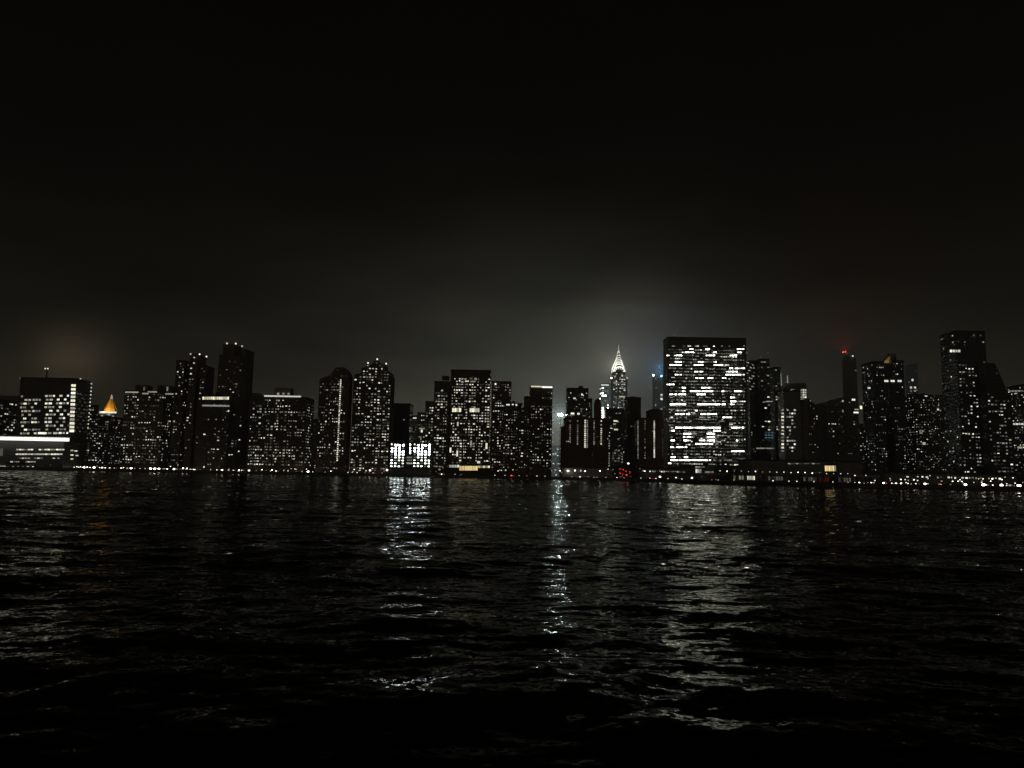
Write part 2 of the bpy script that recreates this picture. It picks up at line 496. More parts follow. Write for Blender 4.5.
# ------------------------------------------------------------------ water
def build_water():
    rs = np.random.RandomState(5)
    yr = [-14.0]
    while yr[-1] < 1500: yr.append(yr[-1] + max(0.06, yr[-1] * 0.0045 + 0.010))
    y = np.array(yr); nc = 940
    a = np.linspace(-1.45, 1.45, nc)
    tanx = np.sign(a) * (np.abs(a) + 0.10 * np.abs(a) ** 3)
    Yg, Tg = np.meshgrid(y, tanx, indexing='ij')
    Xg = Tg * (Yg + 22.0)
    dy = np.gradient(y)[:, None] * np.ones((1, nc))
    dx = (Yg + 22.0) * np.gradient(tanx)[None, :]
    sp = np.maximum(dy, dx)
    Z = np.zeros_like(Xg); DX = np.zeros_like(Xg); DY = np.zeros_like(Xg)
    n = 120
    lam = np.exp(rs.uniform(math.log(0.28), math.log(11.0), n))
    th = rs.normal(-math.pi/2 + 0.15, 0.62, n)
    lam = np.concatenate([lam, [17.0, 12.5, 23.0, 9.0]]); th = np.concatenate([th, [-1.1, -2.0, -1.5, -1.3]])     # slow swell
    for l, t in zip(lam, th):
        k = 2 * math.pi / l
        sl = 0.032 if l in (17.0, 12.5, 23.0, 9.0) else WAVE * math.sqrt(2.0 / n) * (1.35 if l < 0.9 else (1.25 if l < 5 else 0.7))
        amp = sl / k
        att = np.clip((l / sp - 2.5) / 3.0, 0, 1)
        ph = k * (Xg * math.cos(t) + Yg * math.sin(t)) + rs.uniform(0, 6.28)
        # groups of waves: patches of rough and of calm water
        g = 0.65 + 0.35 * np.sin(Xg * 0.6 / l ** 0.5 * math.cos(t + 1) * 0.5 + Yg * 0.23 + ph * 0.07)
        A = amp * att * g
        Z += A * np.sin(ph)
        DX += -A * 0.7 * math.cos(t) * np.cos(ph); DY += -A * 0.7 * math.sin(t) * np.cos(ph)
    V = np.stack([Xg + DX, Yg + DY, Z], -1).reshape(-1, 3).astype(np.float32)
    nr = len(y)
    idx = np.arange(nr * nc).reshape(nr, nc)
    F = np.stack([idx[:-1, :-1], idx[:-1, 1:], idx[1:, 1:], idx[1:, :-1]], -1).reshape(-1, 4)
    me = bpy.data.meshes.new('water')
    me.vertices.add(len(V)); me.vertices.foreach_set('co', V.ravel())
    me.loops.add(F.size); me.loops.foreach_set('vertex_index', F.ravel().astype(np.int32))
    me.polygons.add(len(F))
    me.polygons.foreach_set('loop_start', np.arange(0, F.size, 4, dtype=np.int32))
    me.polygons.foreach_set('use_smooth', np.ones(len(F), dtype=bool))
    me.update(); me.validate()
    m, t, b = new_mat('river_water')
    ge = t.nodes.new('ShaderNodeNewGeometry')
    total = None
    for sx, sy, sc, amt in ((0.55, 1.0, 0.5, RIP[0]), (0.6, 1.0, 1.9, RIP[1]), (0.75, 1.0, 7.0, RIP[2])):
        mp = t.nodes.new('ShaderNodeMapping'); mp.inputs['Scale'].default_value = (sx * sc, sy * sc, sc)
        mp.inputs['Rotation'].default_value = (0, 0, 0.2 * sc)
        t.links.new(ge.outputs['Position'], mp.inputs[0])
        nz = t.nodes.new('ShaderNodeTexNoise'); nz.inputs['Scale'].default_value = 1.0; nz.inputs['Detail'].default_value = 1.6
        t.links.new(mp.outputs[0], nz.inputs['Vector'])
        v1 = t.nodes.new('ShaderNodeVectorMath'); v1.operation = 'SUBTRACT'
        t.links.new(nz.outputs['Color'], v1.inputs[0]); v1.inputs[1].default_value = (0.5, 0.5, 0.5)
        v2 = t.nodes.new('ShaderNodeVectorMath'); v2.operation = 'MULTIPLY'
        t.links.new(v1.outputs[0], v2.inputs[0]); v2.inputs[1].default_value = (amt * 0.75, amt, 0)
        if total is None: total = v2.outputs[0]
        else:
            v3 = t.nodes.new('ShaderNodeVectorMath'); v3.operation = 'ADD'
            t.links.new(total, v3.inputs[0]); t.links.new(v2.outputs[0], v3.inputs[1]); total = v3.outputs[0]
    v4 = t.nodes.new('ShaderNodeVectorMath'); v4.operation = 'ADD'
    t.links.new(ge.outputs['Normal'], v4.inputs[0]); t.links.new(total, v4.inputs[1])
    v5 = t.nodes.new('ShaderNodeVectorMath'); v5.operation = 'NORMALIZE'
    t.links.new(v4.outputs[0], v5.inputs[0])
    # choppy silty water: Fresnel mirror, weakened the way a broken surface weakens it, over a nearly black body
    fr = t.nodes.new('ShaderNodeFresnel'); fr.inputs['IOR'].default_value = 1.333
    gl = t.nodes.new('ShaderNodeBsdfGlossy'); gl.inputs['Color'].default_value = (0.50, 0.50, 0.46, 1); gl.inputs['Roughness'].default_value = 0.012
    df = t.nodes.new('ShaderNodeBsdfDiffuse'); df.inputs['Color'].default_value = (0.004, 0.005, 0.004, 1)
    for n_ in (fr, gl, df): t.links.new(v5.outputs[0], n_.inputs['Normal'])
    ms = t.nodes.new('ShaderNodeMixShader')
    t.links.new(fr.outputs[0], ms.inputs[0]); t.links.new(df.outputs[0], ms.inputs[1]); t.links.new(gl.outputs[0], ms.inputs[2])
    t.links.new(ms.outputs[0], t.nodes['Material Output'].inputs['Surface'])
    t.nodes.remove(b)
    me.materials.append(m)
    o = bpy.data.objects.new('water', me); COL.objects.link(o)
    tag(o, kind='structure')
    # the rest of the river, beyond the sheet that is modelled in detail
    ap = MB(); ap.add([(-3200, -240, -0.75), (3200, -240, -0.75), (3200, 1500, -0.75), (-3200, 1500, -0.75)], [(0, 1, 2, 3)])
    tag(ap.build('water', m), kind='structure')
WAVE = 0.118
RIP = (0.20, 0.40, 0.34)
build_water()

# ------------------------------------------------------------------ land, quay, roads
SHORE = [(-700, 700), (-200, 690), (0, 700), (200, 735), (420, 775), (560, 800), (640, 770), (668, 640), (700, 545), (860, 480), (1024, 450), (1300, 420), (1700, 400)]
def shore_Y(u):
    for (a, ya), (b, yb) in zip(SHORE, SHORE[1:]):
        if a <= u <= b: return ya + (yb - ya) * (u - a) / (b - a)
    return SHORE[-1][1]
def uX(u, Y):
    return at(u, 475 + (u - 512) * math.tan(ROLL), Y)[0]
pts = [(uX(u, Y), Y) for u, Y in SHORE]
g = MB()
n = len(pts)
g.add([(x, y, GROUND) for x, y in pts] + [(x * 1.6, 3600, GROUND) for x, y in pts],
      [(i, i + 1, i + 1 + n, i + n) for i in range(n - 1)])
ground = g.build('ground', surface('city_asphalt', (0.05, 0.05, 0.05), 0.9, 0, 0.4, 0.05)); tag(ground, kind='structure')
q = MB()
for (xa, ya), (xb, yb) in zip(pts, pts[1:]):
    q.add([(xa, ya, -2), (xb, yb, -2), (xb, yb, GROUND + 0.5), (xa, ya, GROUND + 0.5),
           (xa, ya + 1, -2), (xb, yb + 1, -2), (xb, yb + 1, GROUND + 0.5), (xa, ya + 1, GROUND + 0.5)],
          [(0, 1, 2, 3), (3, 2, 6, 7), (5, 4, 7, 6)])
quay = q.build('quay', surface('quay_stone', (0.16, 0.155, 0.145), 0.9, 0, 0.5, 0.4)); tag(quay, kind='structure')
rd = MB(); s = []
for u, Y in SHORE: s.append((uX(u, Y), Y))
rd.add([(x, y + 14, GROUND + 0.004) for x, y in s] + [(x, y + 30, GROUND + 0.004) for x, y in s],
       [(i, i + 1, i + 1 + n, i + n) for i in range(n - 1)])
tag(rd.build('road', surface('road_asphalt', (0.045, 0.045, 0.047), 0.8)), kind='structure')

# ------------------------------------------------------------------ the far bank, left to right
RES = dict(fh=2.95, bw=2.65, ww=1.5, wh=1.15)
# far left
B('office_block', 'low dark office block at the left edge, above the long white lit canopy', 900,
  [(-70, 19, 399)], dep=40, mat=DARK, p=0.3, vbot=438, run=0.5, ww=3.0, phrase='low office block at the far left edge')
B('office_block', 'dark slab far beyond the left edge block, two dim roof lights', 1250, [(-60, 40, 396)], dep=30, mat=CONC, p=0.05, vbot=430)

hosp = B('hospital_tower', 'broad flat topped hospital tower with a roof mast and rows of white lit wards', 820,
  [(20.5, 92, 378.5)], dep=32, mat=BRNZ, p=0.0, dark=False, sp=0.0, phrase='broad hospital tower with the roof mast', special=
  [(u + 0.8*math.sin(i*1.7), 396 + 3.72*i - 0.012*(u-45), w, 1.9, (P_B if (i*7+int(u)*3) % 5 > 1 else P_M))
   for i in range(11) for u, w, pr in ((22,2.2,.75),(25.3,3.2,.7),(29,2.6,.6),(33,2.4,.6),(36,2.6,.55),(39,2.0,.35),
     (46.5,2.6,.85),(50.5,3.4,.95),(54,2.0,.4),(57.5,2.6,.6),(61,3.0,.65),(64.5,2.4,.6),(68,2.0,.5))
   if ((i*37 + int(u*10)*13) % 100)/100.0 < pr] +
  [(73.6 - 0.045*3.75*i*0.9, 385.5 + 3.78*i, 4.6, 2.5, P_B) for i in range(13)] +
  [(42, 433.2, 8, 2.0, P_B), (55, 433.2, 3.5, 1.8, P_B)])
hosp.name = 'hospital_tower'
add_part(hosp, 'roof_mast', lambda b, L: (
    b.tube((at(46.5, 378, 835)[0]-L.x, 15, at(46.5, 379, 835)[1]-L.z-1), (at(46.5, 378, 835)[0]-L.x, 15, at(46.5, 369, 835)[1]-L.z), 0.9, 0.6, 6),
    b.box(at(44.5, 378, 835)[0]-L.x, at(48.5, 378, 835)[0]-L.x, 14.4, 15.6, at(46, 369, 835)[1]-L.z, at(46, 368.4, 835)[1]-L.z)), METAL)
for u in (45.2, 47.8): roof_lamp(hosp, u, 368.6, 834, P_B, 0.8, 0.4)
for u, v in ((20.8, 378), (80.5, 379), (91.5, 383.5)): roof_lamp(hosp, u, v, 824 if u < 80 else 850, P_B, 0.8, 1.2)
def edge_lights(b, L):
    x, z = at(91.6, 384, 851.5)
    for j in range(13): b.ball((x - L.x, 31.6, z - L.z - j * 4.05), 0.75, 7, 4)
add_part(hosp, 'edge_lamps', edge_lights, P_B)
def side_wards(b, L):
    x = at(92, 384, 852)[0] - L.x
    for j in range(11):
        for i in range(5):
            if (j * 31 + i * 17) % 7 < 4: b.box(x - 0.02, x + 0.09, 4 + i*5.2, 7.2 + i*5.2, 79 - j*4.0, 80.2 - j*4.0)
add_part(hosp, 'side_window_rows', side_wards, P_D)

pod = B('waterfront_pavilion', 'long low waterfront building under a continuous bright white lit canopy strip', 715,
  [(-60, 80, 441)], dep=26, mat=DARK, p=0.0, dark=False, sp=0.0, phrase='long building with the white canopy', special=
  [(17+0.0, 449.5, 0.1, 0.1, P_D)] +
  [(u, 449.6, 2.6, 1.5, P_B if (u*7) % 3 > 0.8 else P_M) for u in [17.5+2.9*k for k in range(6)] + [40+2.9*k for k in range(9)]] +
  [(u, 454.2, 2.7, 1.5, P_B) for u in [17+2.95*k for k in range(9)] + [43.5+2.95*k for k in range(7)]] +
  [(u, 458.2, 2.4, 1.3, P_B if k % 2 else P_M) for k, u in enumerate([20, 23, 26, 29, 35.5, 38.5, 41.5, 54, 58.5])] +
  [(u, 461.8, 2.6, 1.3, P_M if k % 3 else P_B) for k, u in enumerate([11.5+2.85*k for k in range(9)])] +
  [(u, v, 3.0, 1.5, P_B) for u, v in ((72, 450.5), (76, 451), (72, 455), (77, 455.5), (72, 459))] +
  [(1.5, 452, 3.0, 8.0, P_GR), (-6, 452, 6.0, 8.0, P_GR), (-14, 452, 6.0, 8.0, P_GR)])
bar(pod, 'lit_canopy', -60, 70.5, 437.0, 440.2, 715, 5.0, glow('canopy_light', (1.0, 0.97, 0.87), (1.0, 0.95, 0.84), 1.6, 1.8), dy=1.5)
bar(pod, 'canopy_roof', -62, 75.5, 434.8, 436.5, 715, 9.0, METAL, dy=0.5)
bar(pod, 'lit_plinth', -40, 7, 465.6, 467.6, 715, 1.0, P_B, dy=0.5)
tagp = B('quay_shed', 'row of small lit quayside cabins below the long white canopy strip', 708, [(6, 34, 463.6)], dep=8, mat=CONC, p=0.0, sp=0, dark=False,
  special=[(8+2.5*k, 467.3 + (k % 2)*0.8, 1.4, 2.2, P_B if k % 3 else P_M) for k in range(11)])

B('apartment_block', 'mid rise apartment block right of the hospital tower, below the golden pyramid roof', 950,
  [(82, 127, 417)], dep=40, mat=BRICK, p=0.33, vbot=471, **RES, phrase='apartment block below the golden pyramid')
B('apartment_block', 'narrow block tucked between the hospital tower and the golden pyramid', 1000, [(88, 99, 405.5)], dep=8, mat=BRICK, p=0.33, vbot=430, **RES)
ny = B('pyramid_roof_tower', 'distant stone tower capped by a floodlit golden pyramid and lantern', 1700, [(99.5, 117.5, 412.5)], dep=26, mat=STONE,
  p=0.15, dark=False, sp=0, vbot=440, ww=3, bw=5, fh=4.5)
Lp = ny.location
nx0 = at(100.6, 412.5, 1702)[0]; nx1 = at(115.2, 412.5, 1702)[0]; nxc = (nx0+nx1)/2; nzb = at(108, 412.5, 1702)[1]
k17 = 1702/770.0
def pyr(b, L):
    n_ = 8; z0 = nzb - L.z + 2; z1 = z0 + 13.2*k17
    r0 = 6.2*k17; r1 = 1.4*k17; cx = nxc - 0.9*k17 - L.x; cyy = 16.0
    ring = lambda r, z: [(cx + r*math.cos(2*math.pi*(k+.5)/n_), cyy + r*math.sin(2*math.pi*(k+.5)/n_), z) for k in range(n_)]
    b.add(ring(r0, z0) + ring(r1, z1), [(k, (k+1) % n_, (k+1) % n_ + n_, k + n_) for k in range(n_)] + [tuple(range(n_, 2*n_))])
    for k in range(n_):
        a = ring(r0 + .2, z0)[k]; c = ring(r1 + .2, z1)[k]; b.tube(a, c, 0.45, 0.3, 5)
add_part(ny, 'golden_roof', pyr, GOLD)
def lant(b, L):
    cx = nxc - 0.8*k17 - L.x; z0 = nzb - L.z + 2 + 13.2*k17
    b.tube((cx, 16, z0), (cx, 16, z0 + 2.6*k17), 1.25*k17, 1.0*k17, 8)
    b.tube((cx, 16, z0 + 2.6*k17), (cx, 16, z0 + 5.0*k17), 1.0*k17, 0.1, 8)
add_part(ny, 'lantern', lant, glow('lantern_light', (1.0, 0.72, 0.55), (1.0, 0.75, 0.6), 0.5, 0.6))
bar(ny, 'lit_cornice', 100.0, 116.6, 411.6, 413.2, 1700, 1.6, P_B, dy=0.6)
for u, v in ((102.3, 416), (109.5, 414.5), (113.2, 416.5), (101, 418.6), (105, 418.6)):
    bar(ny, 'lit_cornice', u - .9, u + .9, v - 1, v + 1, 1700, 1.0, P_M, dy=0.4)
for dx in (-6.5, 6.5):
    sx = nxc + dx * k17
    spot('floodlight', (sx, 1700 - 14, nzb + 1), (nxc + 0.4*k17, 1711, nzb + 6*k17), (1.0, 0.74, 0.28), 46000, 70, 0.6, 1.0)

blk = B('apartment_block', 'wide apartment block with two dark rooftop penthouses and lit roof terraces', 800,
  [(124.8, 177, 391.5)], dep=30, mat=BRICK, p=0.30, vbot=471, **RES, penthouse=((135.5, 147.5, 385.5, 5), (157.5, 170, 385.8, 5)),
  phrase='apartment block with two rooftop penthouses')
for u0, u1, v in ((125.5, 138.5, 391.6), (142.5, 148.5, 393), (148, 157, 391.3), (165.5, 173.5, 393.4)):
    bar(blk, 'terrace_light', u0, u1, v, v + 1.2, 800, 0.4, P_M)
for u in (142.2, 165.5): bar(blk, 'terrace_light', u - .7, u + .7, 386.3, 390.5, 800, 0.4, P_M, dy=-4.9)
tA = B('apartment_tower', 'dark stepped apartment tower with three roof lamps, left one of the pair of tall towers', 820,
  [(176.5, 191, 361), (190, 206.5, 354.8), (200, 211, 366)], dep=26, mat=BRICK, p=0.16, vbot=471, **RES,
  pmap=lambda x, z, p: p * (2.0 if z > .72 else (1.0 if z < .45 else .7)), phrase='left tower of the tall dark pair')
for u, v in ((190.6, 354), (199.6, 354.2), (206.5, 356.6)): roof_lamp(tA, u, v, 819, P_B, 0.9, 2)
lb = B('apartment_block', 'block between the two tall dark towers, its top floor one yellow lit band', 765,
  [(201.5, 231, 395.8)], dep=20, mat=BRICK, p=0.13, vbot=471, **RES, phrase='block with the yellow lit top floor',
  special=[(203.4+2.06*k, 398.2, 1.9, 3.0, P_G if k % 3 == 1 else P_B) for k in range(13)])
bar(lb, 'lit_ledge', 202.5, 229.5, 405.0, 406.5, 765, 0.5, P_M)
roof_lamp(lb, 228.5, 411, 764, P_B, 0.9, 1)
tB = B('apartment_tower', 'tallest dark apartment tower on the left, stepped top with three roof lamps', 800,
  [(219, 252, 356), (223.2, 243, 345), (243, 249, 350)], dep=28, mat=BRICK, p=0.12, vbot=471, **RES, phrase='right tower of the tall dark pair')
for u, v in ((227, 343.4), (235.8, 343.6), (242, 346.2)): roof_lamp(tB, u, v, 799, P_B, 0.9, 2)
B('apartment_block', 'small block peeping over the roofs right of the tallest dark apartment tower', 1100, [(248, 262, 393.6)], dep=20, mat=CONC, p=.2, vbot=400)
bk = B('apartment_block', 'wide apartment block with one central penthouse above a bright lit roof ledge', 780,
  [(250, 314.5, 397.5)], dep=30, mat=BRICK, p=0.30, vbot=471, lowboost=.8, **RES, run=0.35, penthouse=((274.5, 290.5, 388, 6),),
  phrase='apartment block with the lit roof ledge')
bar(bk, 'lit_ledge', 264.5, 301, 395.6, 397.0, 780, 0.8, P_B)
for u in (276.5, 281.8, 287): bar(bk, 'penthouse_light', u - 1, u + 1, 392.2, 394.2, 780, 0.3, P_M, dy=-5.9)
t3 = B('apartment_tower', 'stepped dark tower with one bright unbroken vertical line of stair lights', 785,
  [[(319.5, 379.5), (322, 378), (331, 375.5), (336.5, 369.8), (338.5, 367.3), (348, 367.3), (351.5, 371), (353, 376)]], dep=24, mat=BRICK2, p=0.30,
  vbot=471, **RES, lines=[(340.8, 380, 460.5, 42, 1.5, 1.35, P_B, 1.0)], phrase='tower with the vertical light line')
t4 = B('apartment_tower', 'tall many stepped apartment tower dotted with lit windows, right of the vertical light line', 795,
  [[(353.5, 380), (355, 374), (361.5, 373.5), (362, 368), (367, 367), (367.5, 364), (374.5, 363.5), (375, 360.8), (380, 360.3), (380.5, 363.5),
    (387, 364), (387.5, 370), (393.5, 371.5), (395, 376)]], dep=26, mat=BRICK, p=0.40, vbot=471, levels=(.42, .36, .22), **RES,
  phrase='many stepped tower dotted with windows')
for u, v in ((368, 363), (377.2, 359.2), (386.2, 363.6)): roof_lamp(t4, u, v, 794, P_B, 0.85, 1.5)
B('office_block', 'windowless dark block standing behind the bright glass hall', 900, [(391, 413.5, 404)], dep=30, mat=DARK, p=0.02, vbot=440, sp=.05)
B('apartment_block', 'small lit block in the gap right of the windowless dark block', 1000, [(408, 420, 416)], dep=20, mat=CONC, p=0.55, vbot=446, **RES,
  special=[(414, 418, 5, 1.3, P_B), (412, 416.2, 3, 1, P_M)])
B('apartment_block', 'narrow block with a bright T shaped group of windows above the glass hall', 960, [(417.5, 428, 413)], dep=20, mat=CONC, p=0.3, vbot=446, **RES,
  special=[(421.8, 428.5, 6, 1.6, P_M), (421.8, 431, 1.8, 3, P_B), (420, 437, 3, 1.5, P_M), (424, 437, 2, 1.5, P_M)])

# bright glass hall on the quay
hall = B('glass_hall', 'brilliantly lit glass walled waterfront hall of two white wings', 778, [(389.6, 432.2, 468.6)], dep=22, mat=CONC, p=0, sp=0, dark=False,
         phrase='bright glass hall')
Lh = hall.location
kx = 778/770.0
for nm, ua, ub in (('left', 390.3, 405.2), ('right', 413.2, 431.2)):
    x0 = at(ua, 444, 778)[0]; x1 = at(ub, 444, 778)[0]; z1 = at((ua+ub)/2, 443.6, 778)[1]
    wb_ = MB(); wb_.box(x0-Lh.x, x1-Lh.x, 0.5, 20, -1, z1-Lh.z); wb_.build('wing', CONC, hall)
    nb = 4 if ua < 400 else 5
    w = (x1 - x0) / nb
    for r_, (v, h) in enumerate(((445.3, 3.6), (448.4, 3.3), (451.4, 3.3), (454.4, 3.3), (457.5, 2.5), (460.4, 2.4), (463.3, 2.3), (466.3, 2.3))):
        for i in range(nb):
            x = x0 + w * (i + .5); z = at((ua+ub)/2, v, 778)[1]
            inst('window', window_mesh(w*0.50, h*kx*0.46, (P_C if r_ < 4 else P_X) if (i*5+r_*3) % (9 if r_ < 4 else 4) else P_M, 1), hall, (x-Lh.x, 0.46, z-Lh.z))
    cb = MB(); cb.box(x0-Lh.x-.4, x1-Lh.x+.4, 0, 20.4, z1-Lh.z+0.003, z1-Lh.z+0.7); cb.build('roof', METAL, hall)
    for u in np.linspace(ua + 1.5, ub - 1.5, 3): roof_lamp(hall, float(u), 444.2, 777.6, L_S, 0.7, 0.3)
x0 = at(405.3, 457, 778)[0]; x1 = at(413.1, 457, 778)[0]
sb = MB(); sb.box(x0-Lh.x, x1-Lh.x, 1.2, 19, -1, at(409, 444.5, 778)[1]-Lh.z); sb.build('stair_tower', DARK, hall)
for v in (444.5, 448, 450.5, 453): inst('window', window_mesh(1.3, 1.4, P_C, 0), hall, (at(410, v, 778)[0]-Lh.x, 1.17, at(410, v, 778)[1]-Lh.z))
for v in (457.4, 460.2, 463.3): inst('window', window_mesh(5.6, 1.6, P_M, 2), hall, (at(409.3, v, 778)[0]-Lh.x, 1.15, at(409.3, v, 778)[1]-Lh.z))

big = B('apartment_complex', 'massive slab apartment complex with a flat dark top above a golden lit lobby', 805,
  [(451, 491.5, 370.6), (434.5, 452, 382), (425.5, 436.5, 402)], dep=30, mat=BRICK, p=0.42, vbot=471, **RES, levels=(.5, .33, .17),
  pmap=lambda x, z, p: p * (0 if z > .93 else 1), penthouse=((442, 448.5, 376.3, 8),), phrase='massive slab with the golden lobby',
  special=[(465.5, 379, 2.4, 1.4, P_GR), (471, 378.6, 3, 2, P_GR), (475.5, 379, 2.6, 2.6, P_M), (467, 381.2, 4, 1.4, P_B), (473, 381.5, 5, 1.4, P_GR), (459.7, 380.8, 1.4, 1.4, P_B)] +
  [(453.2+2.3*k, 410, 2.1, 4, P_B) for k in range(4)] + [(470.8+2.5*k, 410.2, 2.3, 4, P_B) for k in range(4)] +
  [(457.8, 424, 1.6, 4, P_B), (471, 443, 1.8, 5, P_B), (450.5, 450, 1.8, 5, P_B), (457.2, 453.5, 1.7, 6, P_B), (486.5, 446, 2, 6, P_B), (478.6, 463, 3, 4, P_B)])
lob = B('lobby_pavilion', 'golden lit glass lobby at the foot of the massive slab complex', 790, [(447, 491.5, 464)], dep=12, mat=BRNZ, p=0, sp=0, dark=False,
  special=[(450.3+2.6*k, 466.2, 2.3, 2.6, P_B if k else P_M) for k in range(4)] + [(460.6+2.65*k, 468.2, 2.45, 4.6, P_G) for k in range(7)] +
  [(479.2+2.4*k, 466.8, 2.2, 2.2, P_GR if k % 2 else P_G) for k in range(5)])
t5 = B('apartment_tower', 'flat topped tower right of the massive slab, one bright lamp on its roof corner', 850, [(492, 511.5, 382)], dep=24, mat=BRICK2, p=0.42, vbot=471, **RES,
  phrase='tower with the bright roof corner lamp')
roof_lamp(t5, 495.5, 384, 848, L_S, 1.0, 1.5)
t6 = B('apartment_block', 'lower apartment block with lit roof terrace between two taller towers', 820, [(504, 522, 403.5)], dep=24, mat=BRICK, p=0.4, vbot=471, **RES,
  special=[(508, 402.9+1.8, 3.4, 1.5, P_B), (512.8, 404.4, 1.8, 1.5, P_B), (516.4, 405, 1.6, 2, P_B)], phrase='block with the lit roof terrace')
t7 = B('apartment_tower', 'dark tower with a bright white lit rim along its roof', 805, [(529.5, 552.6, 386.8), (524, 533, 397), (518, 530, 408)], dep=24, mat=BRICK, p=0.36, vbot=471, **RES,
  pmap=lambda x, z, p: p * (.35 if z > .8 else 1), phrase='tower with the white lit roof rim')
bar(t7, 'lit_rim', 531, 541.5, 385.9, 387.2, 805, 0.7, P_B); bar(t7, 'lit_rim', 541.8, 552.4, 386.4, 387.9, 805, 0.7, P_B)
for j in range(9): roof_lamp(t7, 553.0 - 0.02*j, 411 + j * 3.6 + (j % 3), 805, P_M, 0.7, 0.2)

# the gap with the hazy floodlight
B('apartment_block', 'hazy distant block in the street gap left of the slab with five stair light columns', 1500, [(548, 566, 446)], dep=30, mat=CONC, p=.3, vbot=471, ww=3)
tud = B('apartment_slab', 'broad dark brown slab with five columns of stair lights and a small capped turret', 880,
  [(563.6, 607.5, 418.4), (560.8, 566, 427)], dep=28, mat=BRICK2, p=0.012, sp=.05, vbot=446, **RES, phrase='brown slab with five stair light columns',
  lines=[(570.2, 421, 442, 11, 1.3, 1.3, P_M, .9), (577.7, 421, 444, 12, 1.3, 1.3, P_M, .85), (585.2, 420.5, 447, 15, 1.5, 1.3, P_B, 1), (587.3, 420.5, 447, 15, 1.3, 1.3, P_M, 1),
         (594.1, 421, 444, 12, 1.3, 1.3, P_M, .9), (601.3, 421, 444, 13, 1.4, 1.3, P_B, .85)])
def turret(b, L):
    x0 = at(594.6, 402, 884)[0]-L.x; x1 = at(601, 402, 884)[0]-L.x; z0 = at(597, 420, 884)[1]-L.z; z1 = at(597, 402, 884)[1]-L.z; c = (x0+x1)/2
    b.box(x0, x1, 4, 11, z0, z1); b.box(x0+.9, x1-.9, 4.9, 10.1, z1+.003, z1+2.6)
    b.add([(x0+1.4, 5.4, z1+2.6), (x1-1.4, 5.4, z1+2.6), (x1-1.4, 9.6, z1+2.6), (x0+1.4, 9.6, z1+2.6), (c, 7.5, z1+5.2)], [(0,1,4),(1,2,4),(2,3,4),(3,0,4)])
add_part(tud, 'turret', turret, BRICK2)
tub = B('apartment_tower', 'dark stepped tower rising behind the slab with five stair light columns', 1000, [(566, 588.5, 388.5), (586.5, 592.3, 399), (578, 583, 386.5)], dep=26, mat=BRICK, p=0.22, vbot=418, **RES,
  special=[(572.5, 413.5, 3.6, 2, P_B), (578.5, 413.8, 2.6, 2, P_B), (574.5, 398.3, 2.5, 1.5, P_B), (582, 394.5, 1.5, 2, P_B)])
# mast with floodlight in the gap
fl = thing('floodlight_mast', 'tall mast with a blue white floodlight shining in the misty street gap', 'floodlight', (at(559.6, 470, 1060)[0], 1060, GROUND))
fz = at(560.8, 415.5, 1060)[1] - GROUND
b = MB(); b.tube((0,0,0), (0,0,fz), 0.5, 0.25, 8); b.build('mast', METAL, fl)
b = MB(); b.box(-3.4, 3.4, -0.7, 0.5, fz, fz + 1.5); b.build('lamp_head', glow('flood_lamp', (0.75, 0.95, 1.0), (0.8, 0.97, 1.0), 220, 240), fl)
FLOOD_P = 1300000
spot('flood_light', (fl.location.x, 1062, fz + GROUND + 1.0), (fl.location.x, 1162, fz + GROUND - 6), (0.70, 0.92, 1.0), FLOOD_P, 170, 0.3, 1.0)

lit_o = B('office_tower', 'narrow warmly lit office tower standing left of the spired skyscraper', 1500, [(599.5, 610.5, 384)], dep=26, mat=STONE, p=0.75, vbot=440, fh=4.8, bw=5.2, ww=3.2, wh=3.2,
  levels=(.5, .3, .2), dark=False, palette=(P_X, P_GR, P_M), special=[(605, 385, 8, 1.4, P_B), (605.5, 411, 3, 3, P_B)])

# the spired skyscraper
YC = 1890.0; kc = YC / 770.0
ch = B('spired_skyscraper', 'tall skyscraper with a scalloped crown of lit arches and a needle spire', YC, [(613.2, 625.6, 372.5), (611, 627.5, 379)], dep=36, mat=STONE, p=0.48, vbot=425,
  fh=4.4, bw=4.6, ww=3.2, wh=2.4, dark=False, sp=0, levels=(.4, .4, .2), cat='skyscraper', special=[(615.5, 383, 4, 1.3, P_M), (622, 396.7, 6, 1.3, P_B), (615.5, 397, 3, 1.2, P_M), (615, 403, 3, 2, P_M)])
Lc = ch.location
cxm = at(619.6, 372, YC)[0] - Lc.x; zc0 = at(619.6, 372.5, YC)[1] - Lc.z
half0 = 6.3 * kc; D0 = 2 * half0
def arch(w, h, n=12):
    return [(-w, 0)] + [(-w * math.cos(math.pi * i / n), h * math.sin(math.pi * i / n) ** 0.8) for i in range(1, n)] + [(w, 0)]
crown = MB(); rings = []; z = zc0 - 3; zlev = []
cyc = half0 + 4
for i in range(7):
    w = half0 * (1 - i / 7.6) ** 1.3; h = max(6.0, w * 1.25); z = zc0 - 3 + 60.0 * (i / 7.0) ** 0.92
    zlev.append((w, h, z))
    pts_ = [(cxm + x, z + zz_) for x, zz_ in arch(w, h)]
    d_ = w * 0.96
    crown.prism(pts_[::-1], cyc - d_, cyc + d_)
    # the same vault turned a quarter
    m_ = len(pts_)
    crown.add([(cxm - d_, cyc + (x - cxm), zz_) for x, zz_ in pts_] + [(cxm + d_, cyc + (x - cxm), zz_) for x, zz_ in pts_],
              [tuple(range(m_)), tuple(range(2*m_-1, m_-1, -1))] + [(j, j + m_, (j+1) % m_ + m_, (j+1) % m_) for j in range(m_)])
crown.build('crown', STEEL, ch)
